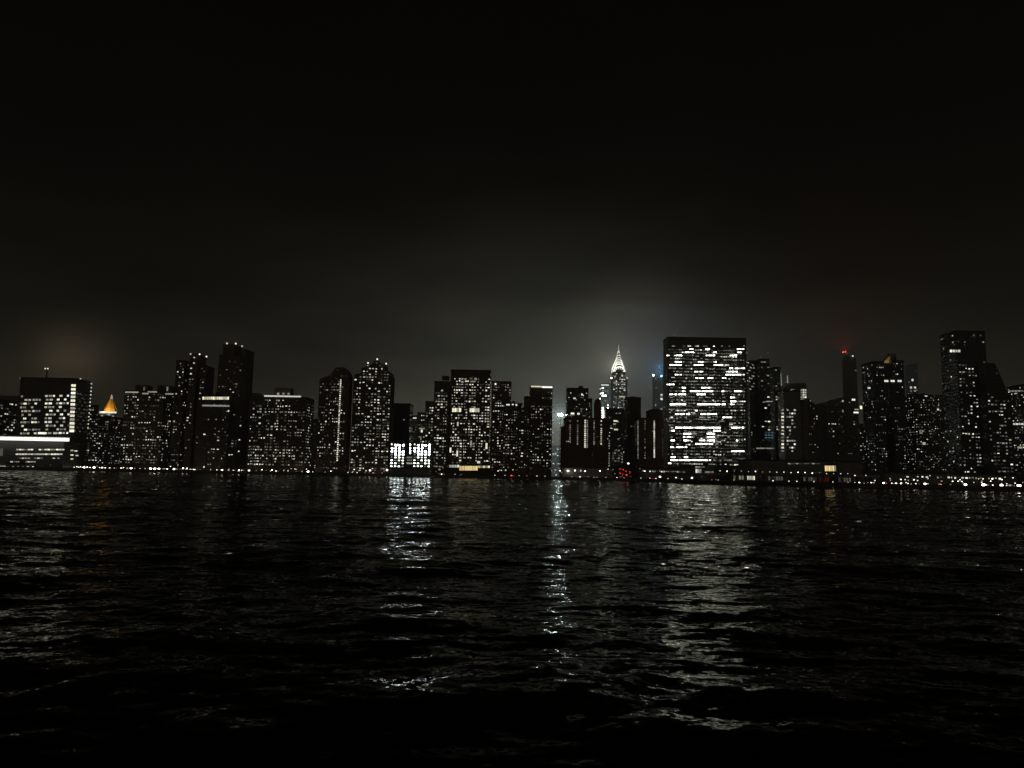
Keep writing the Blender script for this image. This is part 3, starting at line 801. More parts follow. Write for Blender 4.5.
for i, (w, h, zb) in enumerate(zlev):
    rim = MB(); n_ = 14
    yf = cyc - w * 0.96 - 0.25
    P = lambda s_, j: (cxm - w*s_*math.cos(math.pi*j/n_), zb + h*s_*max(0.0, math.sin(math.pi*j/n_))**0.8)
    for j in range(1, n_ - 1):
        a0, a1 = P(.97, j), P(.97, j+1); b0, b1 = P(.89, j), P(.89, j+1)
        for (yy0, yy1) in ((yf, yf + 0.6),):
            rim.add([(a0[0], yy0, a0[1]), (a1[0], yy0, a1[1]), (b1[0], yy0, b1[1]), (b0[0], yy0, b0[1]),
                     (a0[0], yy1, a0[1]), (a1[0], yy1, a1[1]), (b1[0], yy1, b1[1]), (b0[0], yy1, b0[1])],
                    [(0,1,2,3),(7,6,5,4),(0,4,5,1),(3,2,6,7)])
    if i in (0, 2):
        for j in range(2, n_ - 1, 2):            # triangular dormers under the arch
            p0, p1, p2 = P(.80, j - .3), P(.80, j + .3), P(.60, j)
            for yy in (yf - 0.05,):
                rim.add([(p0[0], yy, p0[1]), (p1[0], yy, p1[1]), (p2[0], yy, p2[1]), (p0[0], yy+.5, p0[1]), (p1[0], yy+.5, p1[1]), (p2[0], yy+.5, p2[1])],
                        [(0,1,2),(5,4,3),(0,3,4,1),(1,4,5,2),(2,5,3,0)])
    rim.build('arch_lights', P_CR, ch)
    sd = MB()                                    # same lights on the flank
    for sgn in (-1, 1):
        xs_ = cxm + sgn * (w * 0.96 + 0.25)
        for j in range(1, n_ - 1):
            a0, b0 = P(.97, j), P(.82, j); a1, b1 = P(.97, j+1), P(.82, j+1)
            q_ = lambda p_: (xs_, cyc + (p_[0] - cxm), p_[1])
            q2 = lambda p_: (xs_ - sgn*.6, cyc + (p_[0] - cxm), p_[1])
            sd.add([q_(a0), q_(a1), q_(b1), q_(b0), q2(a0), q2(a1), q2(b1), q2(b0)], [(0,1,2,3),(7,6,5,4),(0,4,5,1),(3,2,6,7)])
    sd.build('arch_lights', P_CR, ch)
sp_ = MB(); ztip = at(619.2, 344.5, YC)[1] - Lc.z
zs = zlev[-1][2] + zlev[-1][1] * 0.6
sp_.tube((cxm, cyc, zs), (cxm, cyc, ztip + 3), 1.7, 0.3, 8); sp_.build('spire', glow('spire_glow', (1.0, 0.98, 0.86), (1.0, 0.98, 0.84), 0.55, 0.6), ch)  # lit look of the needle is put into its own emission
for j in range(3):
    lb_ = MB(); lb_.ball((cxm, cyc, zs + (ztip - zs) * (0.15 + 0.28 * j)), 1.4 - .3*j, 8, 5); lb_.build('spire_lamp', P_CR, ch)
for u in (611.5, 627.2): roof_lamp(ch, u, 378, YC - 1, L_S, 2.2, 1)
roof_lamp(ch, 615, 376.5, YC - 1, P_B, 1.8, 1)
CX = cxm + Lc.x; CYW = cyc + Lc.y; CZ = zlev[0][2] + Lc.z
CROWN_P = 1500000
spot('crown_haze_spot', (CX, CYW + 50, CZ + 26), (CX, CYW + 200, CZ + 80), (1.0, 0.97, 0.84), CROWN_P, 172, 0.3, 3.0)  # unseen spot added behind the crown, aimed away to make a halo in the haze

B('apartment_tower', 'dark plain tower just right of the spired skyscraper', 960, [(624.2, 641, 397.8)], dep=24, mat=BRICK, p=0.05, vbot=440, sp=.06, **RES)
B('apartment_block', 'dark block below the spired skyscraper with a column of dim street light up its corner', 1060, [(604, 625.5, 409)], dep=24, mat=STONE, p=0.07, vbot=455, sp=.05, **RES,
  special=[(615.5, 421, 4, 1.6, P_B), (614.5, 424, 3, 1.4, P_M), (616, 429.5, 4, 1.6, P_B), (627, 437.6, 4, 1.2, P_M)] + [(613.2 + 1.9*(k % 5), 450.5 + 2.6*(k//5), 1.5, 1.6, P_D if (k*7) % 3 else P_M) for k in range(25) if (k*11) % 4],
  lines=[(609.3, 436, 468, 14, 1.4, 1.3, P_M, .8), (622.2, 446, 462, 7, 1.2, 1.4, P_M, .8)], phrase='dark block below the spired skyscraper')
B('apartment_slab', 'dark brown slab left of the great lit slab tower, four columns of stair lights', 880, [(634.5, 664, 418.5), (646, 662.5, 410.5)], dep=28, mat=BRICK2, p=0.01, vbot=446, sp=.03, **RES,
  phrase='slab with four stair light columns', special=[(661.5, 396, 1.6, 1.6, P_M)],
  lines=[(638, 421, 458, 22, 1.2, 1.2, P_M, .95), (645, 421, 458, 15, 1.2, 1.2, P_M, .7), (654.2, 421, 457, 24, 1.4, 1.2, P_B, 1), (662.6, 430, 457, 10, 1.1, 1.2, P_D, .8)])
hz = B('office_tower', 'faint hazy tower left of the great slab with a blue roof lamp', 1750, [(652.5, 668, 376.5)], dep=30, mat=CONC, p=0.05, vbot=412, ww=3, bw=5, fh=4.5,
  special=[(661.5, 395, 2.2, 2, P_B), (661.5, 399, 2.4, 2, P_B), (661.3, 409, 2.4, 2, P_M), (655.5, 405, 1.6, 1.4, P_M)])
roof_lamp(hz, 653.4, 375.3, 1745, L_V, 2.0, 3); roof_lamp(hz, 661.4, 376, 1745, L_B, 2.2, 2)
bx_, bz_ = at(661.8, 374.5, 1745)
_b = (at(660.3, 370, 1960)[0], 1960, at(660.3, 369, 1960)[1])
spot('blue_haze_spot', _b, (_b[0], _b[1] + 100, _b[2] + 25), (0.06, 0.42, 1.0), 1300000, 170, 0.3, 2.0)  # unseen spot added far behind the blue roof lamp for a blue haze glow

# ------------------------------------------------------------------ the great lit slab (rows read off the photograph)
A5 = [(176, [(130,168,.4),(248,285,.5),(303,340,.6),(385,427,.6),(470,520,.5),(562,602,.7),(665,692,.5),(752,770,.3),(915,930,.3)]),
(209, [(260,290,.15),(325,370,.9),(497,548,.8),(760,775,.15),(800,815,.25),(843,922,.8)]),
(245, [(100,130,.2),(140,190,.15),(205,235,.3),(237,320,1),(320,375,.7),(505,545,.45),(565,580,.4),(583,622,.8),(783,798,.3),(847,895,.7)]),
(279, [(72,105,1),(155,245,.9),(250,340,.25),(348,370,.35),(502,580,1),(582,622,.8),(718,745,.2),(762,845,.9)]),
(313, [(108,135,.3),(160,240,.6),(245,275,.45),(418,430,.3),(450,470,.3),(590,602,.25),(783,797,.35),(825,840,.2)]),
(350, [(155,210,.95),(210,240,.7),(248,270,.3),(363,412,.5),(414,474,1),(476,570,.5),(583,622,1),(690,735,.25),(783,797,.3),(825,840,.2)]),
(384, [(105,150,1),(152,240,.9),(250,270,.2),(372,474,.95),(584,690,1),(690,760,.6),(785,798,.3),(830,845,.25)]),
(420, [(165,178,.3),(205,220,.35),(248,268,.3),(420,430,.25),(450,462,.3),(505,528,.4),(590,602,.3),(760,860,.75),(862,930,.85)]),
(457, [(165,178,.35),(200,220,.4),(265,320,.35),(375,478,.95),(590,607,.4),(722,852,1),(878,892,.2)]),
(490, [(162,240,.85),(248,270,.3),(418,440,.3),(470,525,.4),(592,605,.3),(718,930,.95)]),
(527, [(165,178,.2),(207,220,.3),(250,270,.25),(390,480,.9),(523,588,.9),(605,622,.3),(678,728,.8),(785,800,.35),(825,840,.2)]),
(563, [(132,175,.5),(250,415,.5),(480,510,.4),(525,552,.45),(572,602,.5),(673,697,.45),(763,778,.4),(850,870,.2),(925,940,.3)]),
(597, [(72,158,.85),(490,528,.6)]),
(633, [(115,140,.45),(205,222,.4),(240,285,.95),(425,450,.3),(453,568,.8),(625,655,.2),(680,708,.3),(835,850,.2)]),
(671, [(108,142,.5),(165,240,.5),(243,285,.95),(330,420,1),(422,580,1),(582,640,.5),(678,718,.9),(815,910,1)]),
(706, [(105,145,.7),(160,285,.9),(385,502,.9),(565,592,.6),(600,620,.5),(680,712,.35)]),
(740, [(108,140,.5),(207,220,.35),(250,268,.4),(425,475,.4),(515,560,.4),(682,718,.45),(770,822,.85),(830,930,.2)])]
A6 = [(12, [(85,110,.5),(130,150,.4),(155,220,.4),(360,440,.35),(450,480,.4),(530,560,.6),(600,650,.7),(652,730,.55)]),
(37, [(85,222,.9),(300,400,1),(402,560,.8),(600,640,.8),(645,710,.4)]),
(63, [(90,108,.25),(135,150,.25),(165,185,.25),(275,295,.2),(415,435,.3),(445,460,.3),(675,705,.35)]),
(90, [(90,108,.4),(130,220,.6),(298,322,.8),(330,400,.35),(415,440,.3),(555,580,.25),(600,665,.6)]),
(120, [(128,255,.85),(258,330,.5),(332,395,.8),(402,485,.85),(555,585,.3),(630,650,.2),(695,710,.3)]),
(148, [(88,112,.6),(140,150,.3),(165,185,.3),(205,230,.3),(335,390,.3),(402,435,.6),(478,490,.3),(535,625,.95),(630,650,.3),(680,700,.25)]),
(180, [(60,75,.4),(110,130,.3),(250,270,.35),(390,400,.3),(500,545,.45),(655,680,.2)]),
(208, [(270,285,.2),(300,315,.25),(415,430,.25),(480,490,.3),(590,622,.6)]),
(236, [(92,112,.6),(130,195,.9),(200,330,1),(332,465,1),(468,518,.9),(608,715,.9)]),
(262, [(80,125,.8),(205,228,.35),(370,385,.2),(415,435,.3),(455,518,.85),(560,585,.2)]),
(288, [(132,155,.4),(160,185,.4),(198,265,.95),(268,330,.45),(340,355,.2),(400,468,.9),(620,635,.25),(690,705,.2)]),
(316, [(88,112,.6),(165,185,.25),(198,260,1),(265,295,.6),(370,400,.45),(402,468,.85),(475,500,.4),(560,595,.3)]),
(345, [(90,125,.7),(165,182,.35),(200,263,1),(333,400,.9),(402,468,.85),(475,500,.35),(520,560,.6),(650,675,.95),(695,708,.5)]),
(375, [(95,118,.35),(165,190,.25),(302,468,1),(475,500,.5),(515,530,.3),(620,660,.25)]),
(402, [(90,115,.8),(138,230,.9),(310,325,.3),(340,385,.3),(412,435,.45),(475,495,.3),(510,520,.3),(600,620,.25)]),
(437, [(413,437,.35),(480,495,.2),(608,720,.9)]),
(462, [(65,75,.3),(110,130,.25),(200,230,.4),(265,278,.4),(305,340,.6),(395,430,.5),(455,468,.3),(540,552,.35),(612,685,.45),(740,750,.3)]),
(487, [(90,130,.7),(205,238,.7),(325,375,.5),(415,450,.35),(500,520,.25)]),
(513, [(90,128,1),(132,200,.95),(203,265,.95),(270,340,.9),(340,435,.75),(455,485,.3),(497,525,.5),(545,615,.4),(685,697,.3)]),
(540, [(68,95,.7),(118,130,.4)])]
YU = 905
rows = [(330 + y/10.97, [(660 + a/10.97, 660 + b_/10.97, s) for a, b_, s in r]) for y, r in A5] + \
       [(400 + y/8.533, [(660 + a/8.533, 660 + b_/8.533, s) for a, b_, s in r]) for y, r in A6]
spu = []
for v, segs in rows:
    for a, b_, s in segs:
        pm = P_X if s >= .68 else (P_B if s >= .55 else (P_M if s >= .27 else P_D))
        m_ = max(1, round((b_ - a) / 1.9)); w = (b_ - a) / m_
        for i in range(m_):
            hsh = (int(a * 31) * 7 + i * 53 + int(v) * 17) % 23
            if hsh == 0: continue
            pm_ = {P_X: P_B, P_B: P_M, P_M: P_D, P_D: P_D}[pm] if hsh in (1, 2) else pm
            spu.append((a + w*(i+.5), v, w * 0.84, 1.1 if s >= .68 else 1.05, pm_))
spu.sort(key=lambda t: (t[4] is not P_X, t[4] is not P_B))
un = B('slab_skyscraper', 'great flat topped slab skyscraper, its whole face striped with white lit office floors', YU, [(663.2, 746.2, 338)], dep=26, mat=DARK, p=0.8, levels=(0.08, 0.40, 0.52), pmap=lambda x, z, p: (0 if z > .93 else p), vbot=467, sp=0.02, dark=False,
       special=spu, cat='skyscraper', phrase='great lit slab skyscraper', mull=1, ww=1.6, bw=2.6, fh=3.75, wh=1.2)
def fins(b, L):
    xa = at(665.5, 338, YU)[0] - L.x; xb = at(746, 338, YU)[0] - L.x; zt = at(705, 345, YU)[1] - L.z
    x = xa + 2.5
    while x < xb - 1:
        b.box(x - .12, x + .12, -0.35, -0.16, 12, zt); x += 8.4
    for k_ in (0, 1): b.box(xa + 1, xb - 1, -0.5, -0.004, zt - 46*k_ - 0.9, zt - 46*k_ - 0.5)
add_part(un, 'mullion_fins', fins, METAL)

# right of the slab
c1 = B('glass_tower', 'dark glass tower right of the great lit slab, its left flank speckled with small lights', 960, [(754, 769.5, 359.5), (768.5, 780.5, 367.5)], dep=22, mat=DARK, p=0.24, vbot=452, run=.5, ww=2.8, bw=3.6, wh=1.5, fh=3.4,
  sp=0, special=[(766+3*(k % 3), 432.5 + 2.6*(k//3), 2.4, 1.3, P_CB) for k in range(9)] + [(757.5+2.6*k, 448.3, 2.3, 1.3, P_M) for k in range(7)] + [(768, 401.5, 4, 1.3, P_B), (764, 402, 2.5, 1.2, P_M), (771, 401.5, 3, 1.2, P_M)],
  phrase='glass tower beside the great lit slab')
B('glass_tower', 'slim dark tower with a net of tiny lights close beside the great lit slab', 975, [(745, 755.5, 361)], dep=18, mat=DARK, p=0.1, sp=0, vbot=452, **RES,
  special=[(746.4 + (k*37 % 80)/10.0, 362 + (k*53 % 290)/10.0, .9, .9, P_M if k % 3 else P_B) for k in range(44)])
for i, (u, v0, v1, lab) in enumerate(((782.2, 372, 386, 'taller of two thin pale lit spires right of the great slab, seen in mist'), (788.9, 375, 383, 'shorter of two thin pale lit spires right of the great slab, seen in mist'))):
    x, z1 = at(u, v0, 1700); _, z0 = at(u, v1, 1700)
    r_ = tag(thing('lit_spire', lab, 'spire', (x, 1700, GROUND)), group=None)
    b = MB(); b.box(-9, 9, 0, 18, -1, z0 - GROUND); b.build('tower_shaft', CONC, r_)
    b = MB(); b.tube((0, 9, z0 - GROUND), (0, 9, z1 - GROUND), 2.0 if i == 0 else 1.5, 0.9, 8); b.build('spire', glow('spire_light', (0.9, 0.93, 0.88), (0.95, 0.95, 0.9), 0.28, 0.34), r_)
c2 = B('office_block', 'block with a slanted roof and brightly lit windows down its right corner', 900, [[(781, 388.5), (789, 383), (805.8, 383), (806.5, 386)]], dep=26, mat=CONC, p=0.02, vbot=410,
  special=[(801.5+2.0*(k % 3), 390 + 2.4*(k//3), 1.7, 1.8, P_B if (k*5) % 3 else P_M) for k in range(16)] + [(792.5, 390, 3.6, 1.6, P_M), (803, 405, 1.4, 1.2, P_D)])
c3 = B('office_block', 'square dark block with an even grid of lit offices, right of the glass tower', 860, [(777.5, 800, 391)], dep=20, mat=CONC, p=0, sp=0, dark=False, phrase='square block with the office grid',
  special=[(782.6, 410 + 3.42*k, 2.5, 1.7, P_B if k % 4 else P_M) for k in range(13)] +
  [(787.6+2.35*j, 410 + 3.42*k, 1.9, 1.6, P_B if (j+k) % 2 else P_M) for k in range(13) for j in range(4) if (k*29+j*17) % 10 < (9 if k in (1,2,5,9,11) else 3)])
B('apartment_block', 'dark block with a sloping right shoulder beside the square office grid block', 880, [[(799, 398), (806, 400), (812, 403), (818, 408)]], dep=24, mat=BRICK, p=0.22, vbot=455, **RES)
B('old_hall', 'low dark mass with shallow domed roofs left of the slender red lamp tower', 930,
  [[(815, 404), (817, 401), (823, 400), (829, 400.4), (830.5, 399), (836, 397.2), (843, 397.8), (851, 400), (858, 407)]], dep=36, mat=STONE, p=0.09, vbot=455, **RES,
  special=[(842.8, 401, 1.8, 1.8, P_B), (842.8, 411, 1.6, 2.4, P_M), (853.5, 399.7, 3.6, 2, P_B), (856, 412.5, 5, 1.6, P_B), (856.5, 409.5, 4, 1.2, P_B), (861, 407.5, 2.4, 3.4, P_B)],
  phrase='low dark domed hall')
sl = B('residential_tower', 'slender tapering grey tower with a glowing red beacon on top', 1000, [[(841.8, 354.6), (855.8, 356.8), (858.5, 402), (858.6, 420)]], dep=22, mat=STONE, p=0.02, vbot=398, **RES)
for u, v in ((843.2, 352.2), (845.4, 351.8), (847.5, 352.8)): roof_lamp(sl, u, v, 1016, L_RD if u > 846 else L_R, 0.75, 2)
roof_lamp(sl, 852.8, 356, 999, P_B, 0.9, 1)
rx, rz_ = at(846, 351.5, 1014)
spot('red_beacon_light', (rx, 1016, rz_ + 1), (rx, 1040, rz_ + 100), (1.0, 0.05, 0.04), 60000, 150, 0.3, 1.0)
w1 = B('residential_tower', 'broad dark tower with a small warm floodlit gable on its roof', 860, [(865.3, 884, 362), (883, 903.5, 361)], dep=28, mat=DARK, p=0.17, vbot=471, run=.5, **RES,
  special=[(886.3, 381, 4.2, 2.0, P_B), (892.6, 381, 4.2, 2.0, P_B), (899.6, 381, 4.2, 2.0, P_B), (869, 388, 3, 2, P_B)], phrase='tower with the warm lit gable')
def gable(b, L):
    pts_ = [(at(u, v, 866)[0]-L.x, at(u, v, 866)[1]-L.z) for u, v in ((882.5, 363), (890, 355.2), (890, 363))]
    b.prism(pts_, 6, 14)
add_part(w1, 'gable', gable, surface('gable_stone', (0.55, 0.42, 0.26), .8))
def drum(b, L):
    x0 = at(890.2, 354, 866)[0]-L.x; x1 = at(896.5, 354, 866)[0]-L.x; b.box(x0, x1, 6.5, 14, at(893, 364, 866)[1]-L.z, at(893, 353.4, 866)[1]-L.z)
add_part(w1, 'penthouse', drum, DARK)
gx, gz = at(888, 363.3, 864)
spot('gable_floodlight', (gx - 2, 858, gz + 0.5), (gx, 866, gz + 5), (1.0, 0.80, 0.52), 900, 90, 0.5, 0.5)
B('office_tower', 'faint hazy square tower between the warm gable tower and the tallest tower at right', 1500, [(905, 917.5, 364.5)], dep=26, mat=CONC, p=0.06, vbot=396, ww=3, bw=5, fh=4.2,
  special=[(912.5, 380, 2, 2.4, P_B), (911, 387.5, 2, 2, P_B), (915, 387.5, 2, 2, P_B), (911, 391, 2, 2, P_M), (915, 391, 2, 2, P_M)])
B('apartment_block', 'mid height block crowded with dim windows below the faint square tower', 920, [(901, 932, 395)], dep=30, mat=BRICK, p=0.36, vbot=471, levels=(.25, .4, .35), **RES,
  special=[(920, 431, 1.6, 1.6, P_M), (922.6, 431, 2, 1.6, P_M), (921, 433, 3, 1.2, P_M), (929.5+1.5*(0), 431, 1.3, 1.3, P_M), (931.5, 431.5, 1.3, 1.4, P_D), (930.5, 433.8, 1.6, 1.3, P_M), (933, 434, 1.2, 2, P_D), (926, 393.8+2, 2.6, 1.8, P_B), (924, 443.5, 3, 2.5, P_B)], phrase='block crowded with dim windows')
B('apartment_block', 'hazy block wedged against the left flank of the tallest tower at right', 1150, [(933, 943, 395.5)], dep=30, mat=CONC, p=0.3, vbot=440, levels=(.2, .4, .4), **RES, special=[(938, 409.5, 2, 1.8, P_B), (940.3, 410.6, 1.5, 1.5, P_M)])
w2 = B('residential_tower', 'tallest tower on the right, flat topped and nearly black with scattered windows', 690, [(939.5, 985, 331.5)], dep=26, mat=DARK, p=0.30, vbot=474, run=.3, sp=.1, fh=3.1, bw=2.6, ww=1.6, wh=1.2,
  special=[(951+2.7*k, 351, 2.4, 2.6, P_B) for k in range(4)], phrase='tallest tower on the right')
w3 = B('residential_tower', 'black tower with a steeply slanted right side leaning on the tallest right tower', 680, [[(984.5, 363), (994.6, 363), (998, 370), (1010, 397), (1013, 420), (1013.5, 440)]], dep=26, shrink=False, mat=BRNZ, p=0.26, vbot=474, run=.35,
  pmap=lambda x, z, p: p * (0.15 if z > .72 else 1.3), fh=3.1, bw=2.6, ww=1.6, wh=1.2, phrase='slant sided black tower')
w4 = B('office_block', 'flat roofed office block at the right edge with one long lit top floor', 900, [(1007, 1075, 384.5)], dep=34, mat=CONC, p=0.4, vbot=471, run=.5, **RES,
  special=[(1010+3*k, 391, 2.7, 1.4, P_M) for k in range(14)] + [(1011+2.8*k, 424 if k < 5 else 422.5, 2.4, 1.8, P_B) for k in range(8)] + [(1020, 447.5, 5, 2.2, P_B)], phrase='office block at the right edge')
B('apartment_block', 'tower just beyond the right edge block, mostly dark', 1000, [(1050, 1110, 372)], dep=30, mat=BRICK, p=.12, vbot=471, **RES)

# background rows closing the gaps at the foot of the towers
for i, (u0, u1, v, Y, lab) in enumerate((
    (205, 258, 432, 1050, 'low rise block behind the foot of the two tall dark towers'),
    (308, 326, 420, 1050, 'low rise block closing the gap left of the vertical light line tower'),
    (386, 432, 436, 1180, 'low rise block behind the bright glass hall roof'),
    (488, 535, 428, 1050, 'low rise block behind the lit roof terrace block'),
    (600, 668, 430, 1300, 'low rise block far behind the red street lights'),
    (740, 830, 432, 1150, 'low rise block behind the square office grid block'),
    (806, 872, 424, 1060, 'dark mid rise behind the foot of the red beacon tower'),
    (896, 945, 424, 1060, 'dark mid rise behind the block crowded with dim windows'),
    (118, 180, 428, 1050, 'low rise block behind the two penthouse block'))):
    B('apartment_block', lab, Y, [(u0, u1, v)], dep=30, mat=CONC if i % 2 else BRICK, p=0.16, vbot=471, levels=(.2, .4, .4), **RES)

# low buildings between the great slab and the water
cf = B('conference_hall', 'long low dark conference building stretching right from the great lit slab', 700, [(738, 862, 461)], dep=40, mat=STONE, p=0, sp=0, dark=False,
  special=[(789+2.7*k, 463.6, 2.4, 1.1, P_D if k % 3 else P_M) for k in range(12)], phrase='long low conference building')
pv = B('lit_pavilion', 'small warm yellow lit glass box above the riverside viaduct', 620, [(823.5, 838, 464.6)], dep=8, mat=BRNZ, p=0, sp=0, dark=False,
  special=[(825.7+1.9*k, 468.4, 1.75, 5.6, P_G if k not in (5,) else P_GR) for k in range(6)])
B('garden_hall', 'pale lit glass entrance at the foot of the great lit slab', 800, [(694, 714, 465.5)], dep=10, mat=CONC, p=0, sp=0, dark=False,
  special=[(696.4+2.4*k, 467.0, 2.2, 1.6, P_M) for k in range(4)] + [(696.5+2*k, 471, 1.9, 4, P_B if k < 2 else P_GR) for k in range(3)] + [(706+2.2*k, 473.2, 2.1, 4, P_GR) for k in range(4)])
mid = B('riverside_offices', 'low riverside block below the tallest right tower with small rows of lights', 560, [(876, 1016, 473.5)], dep=14, mat=CONC, p=0.42, sp=0, vbot=483, fh=2.6, bw=2.6, ww=1.4, wh=1.2, levels=(.55, .3, .15), dark=False)
B('riverside_offices', 'low riverside strip of lit rooms at the foot of the slabs with stair light columns', 800, [(640, 690, 468.6)], dep=12, mat=CONC, p=0.6, sp=0, vbot=473, fh=2.8, bw=2.8, ww=1.7, wh=1.4, dark=False, levels=(.5, .35, .15))
B('riverside_offices', 'low dark riverside shed under the five stair light columns', 815, [(562, 612, 468)], dep=12, mat=CONC, p=0.08, sp=0, vbot=474, fh=2.8, bw=2.8, ww=1.7, wh=1.4, dark=False)

# ------------------------------------------------------------------ riverside viaduct
va = [(700, 556), (760, 528), (815, 505), (870, 486)]
vt = thing('viaduct', 'riverside viaduct with evenly spaced lamps at the foot of the great lit slab', 'viaduct', (at(780, 475, 520)[0], 520, GROUND))
L = vt.location
vp = [(uX(u, shore_Y(u) + 34) , shore_Y(u) + 34) for u in (690, 720, 760, 800, 840, 880)]
dk = MB(); pr = MB(); cs = MB()
for (xa, ya), (xb, yb) in zip(vp, vp[1:]):
    def slab(mb, z0, z1, o0, o1):
        mb.add([(xa-L.x, ya-L.y+o0, z0), (xb-L.x, yb-L.y+o0, z0), (xb-L.x, yb-L.y+o1, z0), (xa-L.x, ya-L.y+o1, z0),
                (xa-L.x, ya-L.y+o0, z1), (xb-L.x, yb-L.y+o0, z1), (xb-L.x, yb-L.y+o1, z1), (xa-L.x, ya-L.y+o1, z1)],
               [(0,3,2,1),(4,5,6,7),(0,1,5,4),(1,2,6,5),(2,3,7,6),(3,0,4,7)])
    slab(dk, 4.2, 5.0, 0, 14); slab(pr, 5.003, 5.9, 0.2, 0.6)
    for k_ in range(4):
        t_ = (k_ + .5) / 4; x_ = xa + (xb-xa)*t_ - L.x; y_ = ya + (yb-ya)*t_ - L.y
        cs.box(x_-.5, x_+.5, y_ + 2, y_ + 3, -0.2, 4.2); cs.box(x_-.5, x_+.5, y_ + 11, y_ + 12, -0.2, 4.2)
dk.build('deck', CONC, vt); pr.build('parapet', CONC, vt); cs.build('columns', CONC, vt)
# lit rooms tucked under the viaduct
for u0, u1, pm, lab in ((733, 744, P_GR, 'greenish lit kiosk under the viaduct below the great slab'), (747, 755, P_B, 'white lit kiosk under the viaduct below the dark glass tower'),
                        (768, 783, P_D, 'longest greenish lit kiosk under the viaduct'), (803, 818, P_D, 'dim warm lit kiosk under the viaduct left of the red one'),
                        (818.5, 829, L_RD, 'dim red lit kiosk under the viaduct'), (838, 851, P_D, 'dim lit kiosk under the viaduct right of the red one')):
    Y = shore_Y((u0+u1)/2) + 28
    x0, zt = at(u0, 474 + (u0-733)*0.019, Y); x1, _ = at(u1, 474 + (u0-733)*0.019, Y)
    k_ = thing('kiosk', lab, 'kiosk', ((x0+x1)/2, Y, GROUND)); hw = (x1-x0)/2
    zt = max(GROUND + 3.2, zt) - GROUND
    b = MB(); b.box(-hw, hw, 0, 4, 0.004, zt); b.build('wall', CONC, k_)
    b = MB(); b.box(-hw-.3, hw+.3, -.4, 4.3, zt + .003, zt + .3); b.build('roof', ROOFM, k_)
    m_ = max(4, int(hw*2/1.7))
    for j in range(m_):
        if (j * 7 + int(u0)) % 5 == 0: continue
        inst('window', window_mesh(hw*2/m_*0.8, zt*0.55, pm, 1), k_, (-hw + hw*2/m_*(j+.5), -0.02, zt*0.52))

# dark pier in front of the great slab
pr_ = thing('pier', 'long dark timber pier on piles in front of the great lit slab', 'pier', (at(745, 485, 500)[0], 500, 0))
b = MB(); xl = at(684, 485, 500)[0] - pr_.location.x; xr = at(806, 487, 480)[0] - pr_.location.x
b.add([(xl, 30, 1.1), (xr, -28, 1.1), (xr, -18, 1.1), (xl, 44, 1.1), (xl, 30, 2.0), (xr, -28, 2.0), (xr, -18, 2.0), (xl, 44, 2.0)],
      [(0,3,2,1),(4,5,6,7),(0,1,5,4),(1,2,6,5),(2,3,7,6),(3,0,4,7)])
b.build('deck', surface('wet_timber', (0.05, 0.04, 0.03), .8), pr_)
b = MB()
for k_ in range(24):
    t_ = (k_+.5)/24; x_ = xl + (xr-xl)*t_; y_ = 30.6 - 58*t_
    b.tube((x_, y_, -2), (x_, y_, 2.6), .22, .2, 6)
b.build('piles', surface('wet_timber', (0.05, 0.04, 0.03), .8), pr_)

# quay railing on the left
rl = thing('quay_railing', 'pale metal railing along the quay below the left apartment blocks', 'railing', (uX(262, 750), 750, GROUND))
b = MB(); L = rl.location
pa = [(uX(u, shore_Y(u) + .6), shore_Y(u) + .6) for u in (188, 230, 275, 332)]
for (xa, ya), (xb, yb) in zip(pa, pa[1:]):
    for z_ in (1.1, 1.6): b.tube((xa-L.x, ya-L.y, z_), (xb-L.x, yb-L.y, z_), .08, .08, 5)
    for k_ in range(18):
        t_ = k_/18; b.tube((xa+(xb-xa)*t_-L.x, ya+(yb-ya)*t_-L.y, 0.45), (xa+(xb-xa)*t_-L.x, ya+(yb-ya)*t_-L.y, 1.6), .05, .05, 5)
b.build('rails', surface('pale_metal', (0.5, 0.5, 0.48), .4, .6), rl)

# ------------------------------------------------------------------ lamps along the quay
lr = random.Random(3)
def lamp_mesh(h, r, pane, arm=True):
    b = MB()
    b.tube((0, 0, 0), (0, 0, 0.5), .16, .14, 6, 0); b.tube((0, 0, 0.5), (0, 0, h - r*.7), .09, .06, 6, 0)
    b.ball((0, 0, h), r, 8, 5, 1, 0.8)
    b.tube((0, 0, h + r*.55), (0, 0, h + r*1.0), r*.75, .05, 8, 0)
    return b.mesh('street_lamp', [METAL, pane])
_LM = {}
def phrase_at(u):
    best = None
    for u0, u1, Y, ph in BASES:
        if u0 - 1 <= u <= u1 + 1 and (best is None or Y < best[0]): best = (Y, ph)
    if best: return best[1]
    return min(BASES, key=lambda b_: min(abs(b_[0]-u), abs(b_[1]-u)))[3]
ADJ = {'big': 'bright white', 'mid': 'white', 'small': 'small white', 'faint': 'faint white'}
L_F = glow('lamp_faint', (1.0, 0.90, 0.70), (1.0, 0.85, 0.6), 0.6, 9.0, False, True)
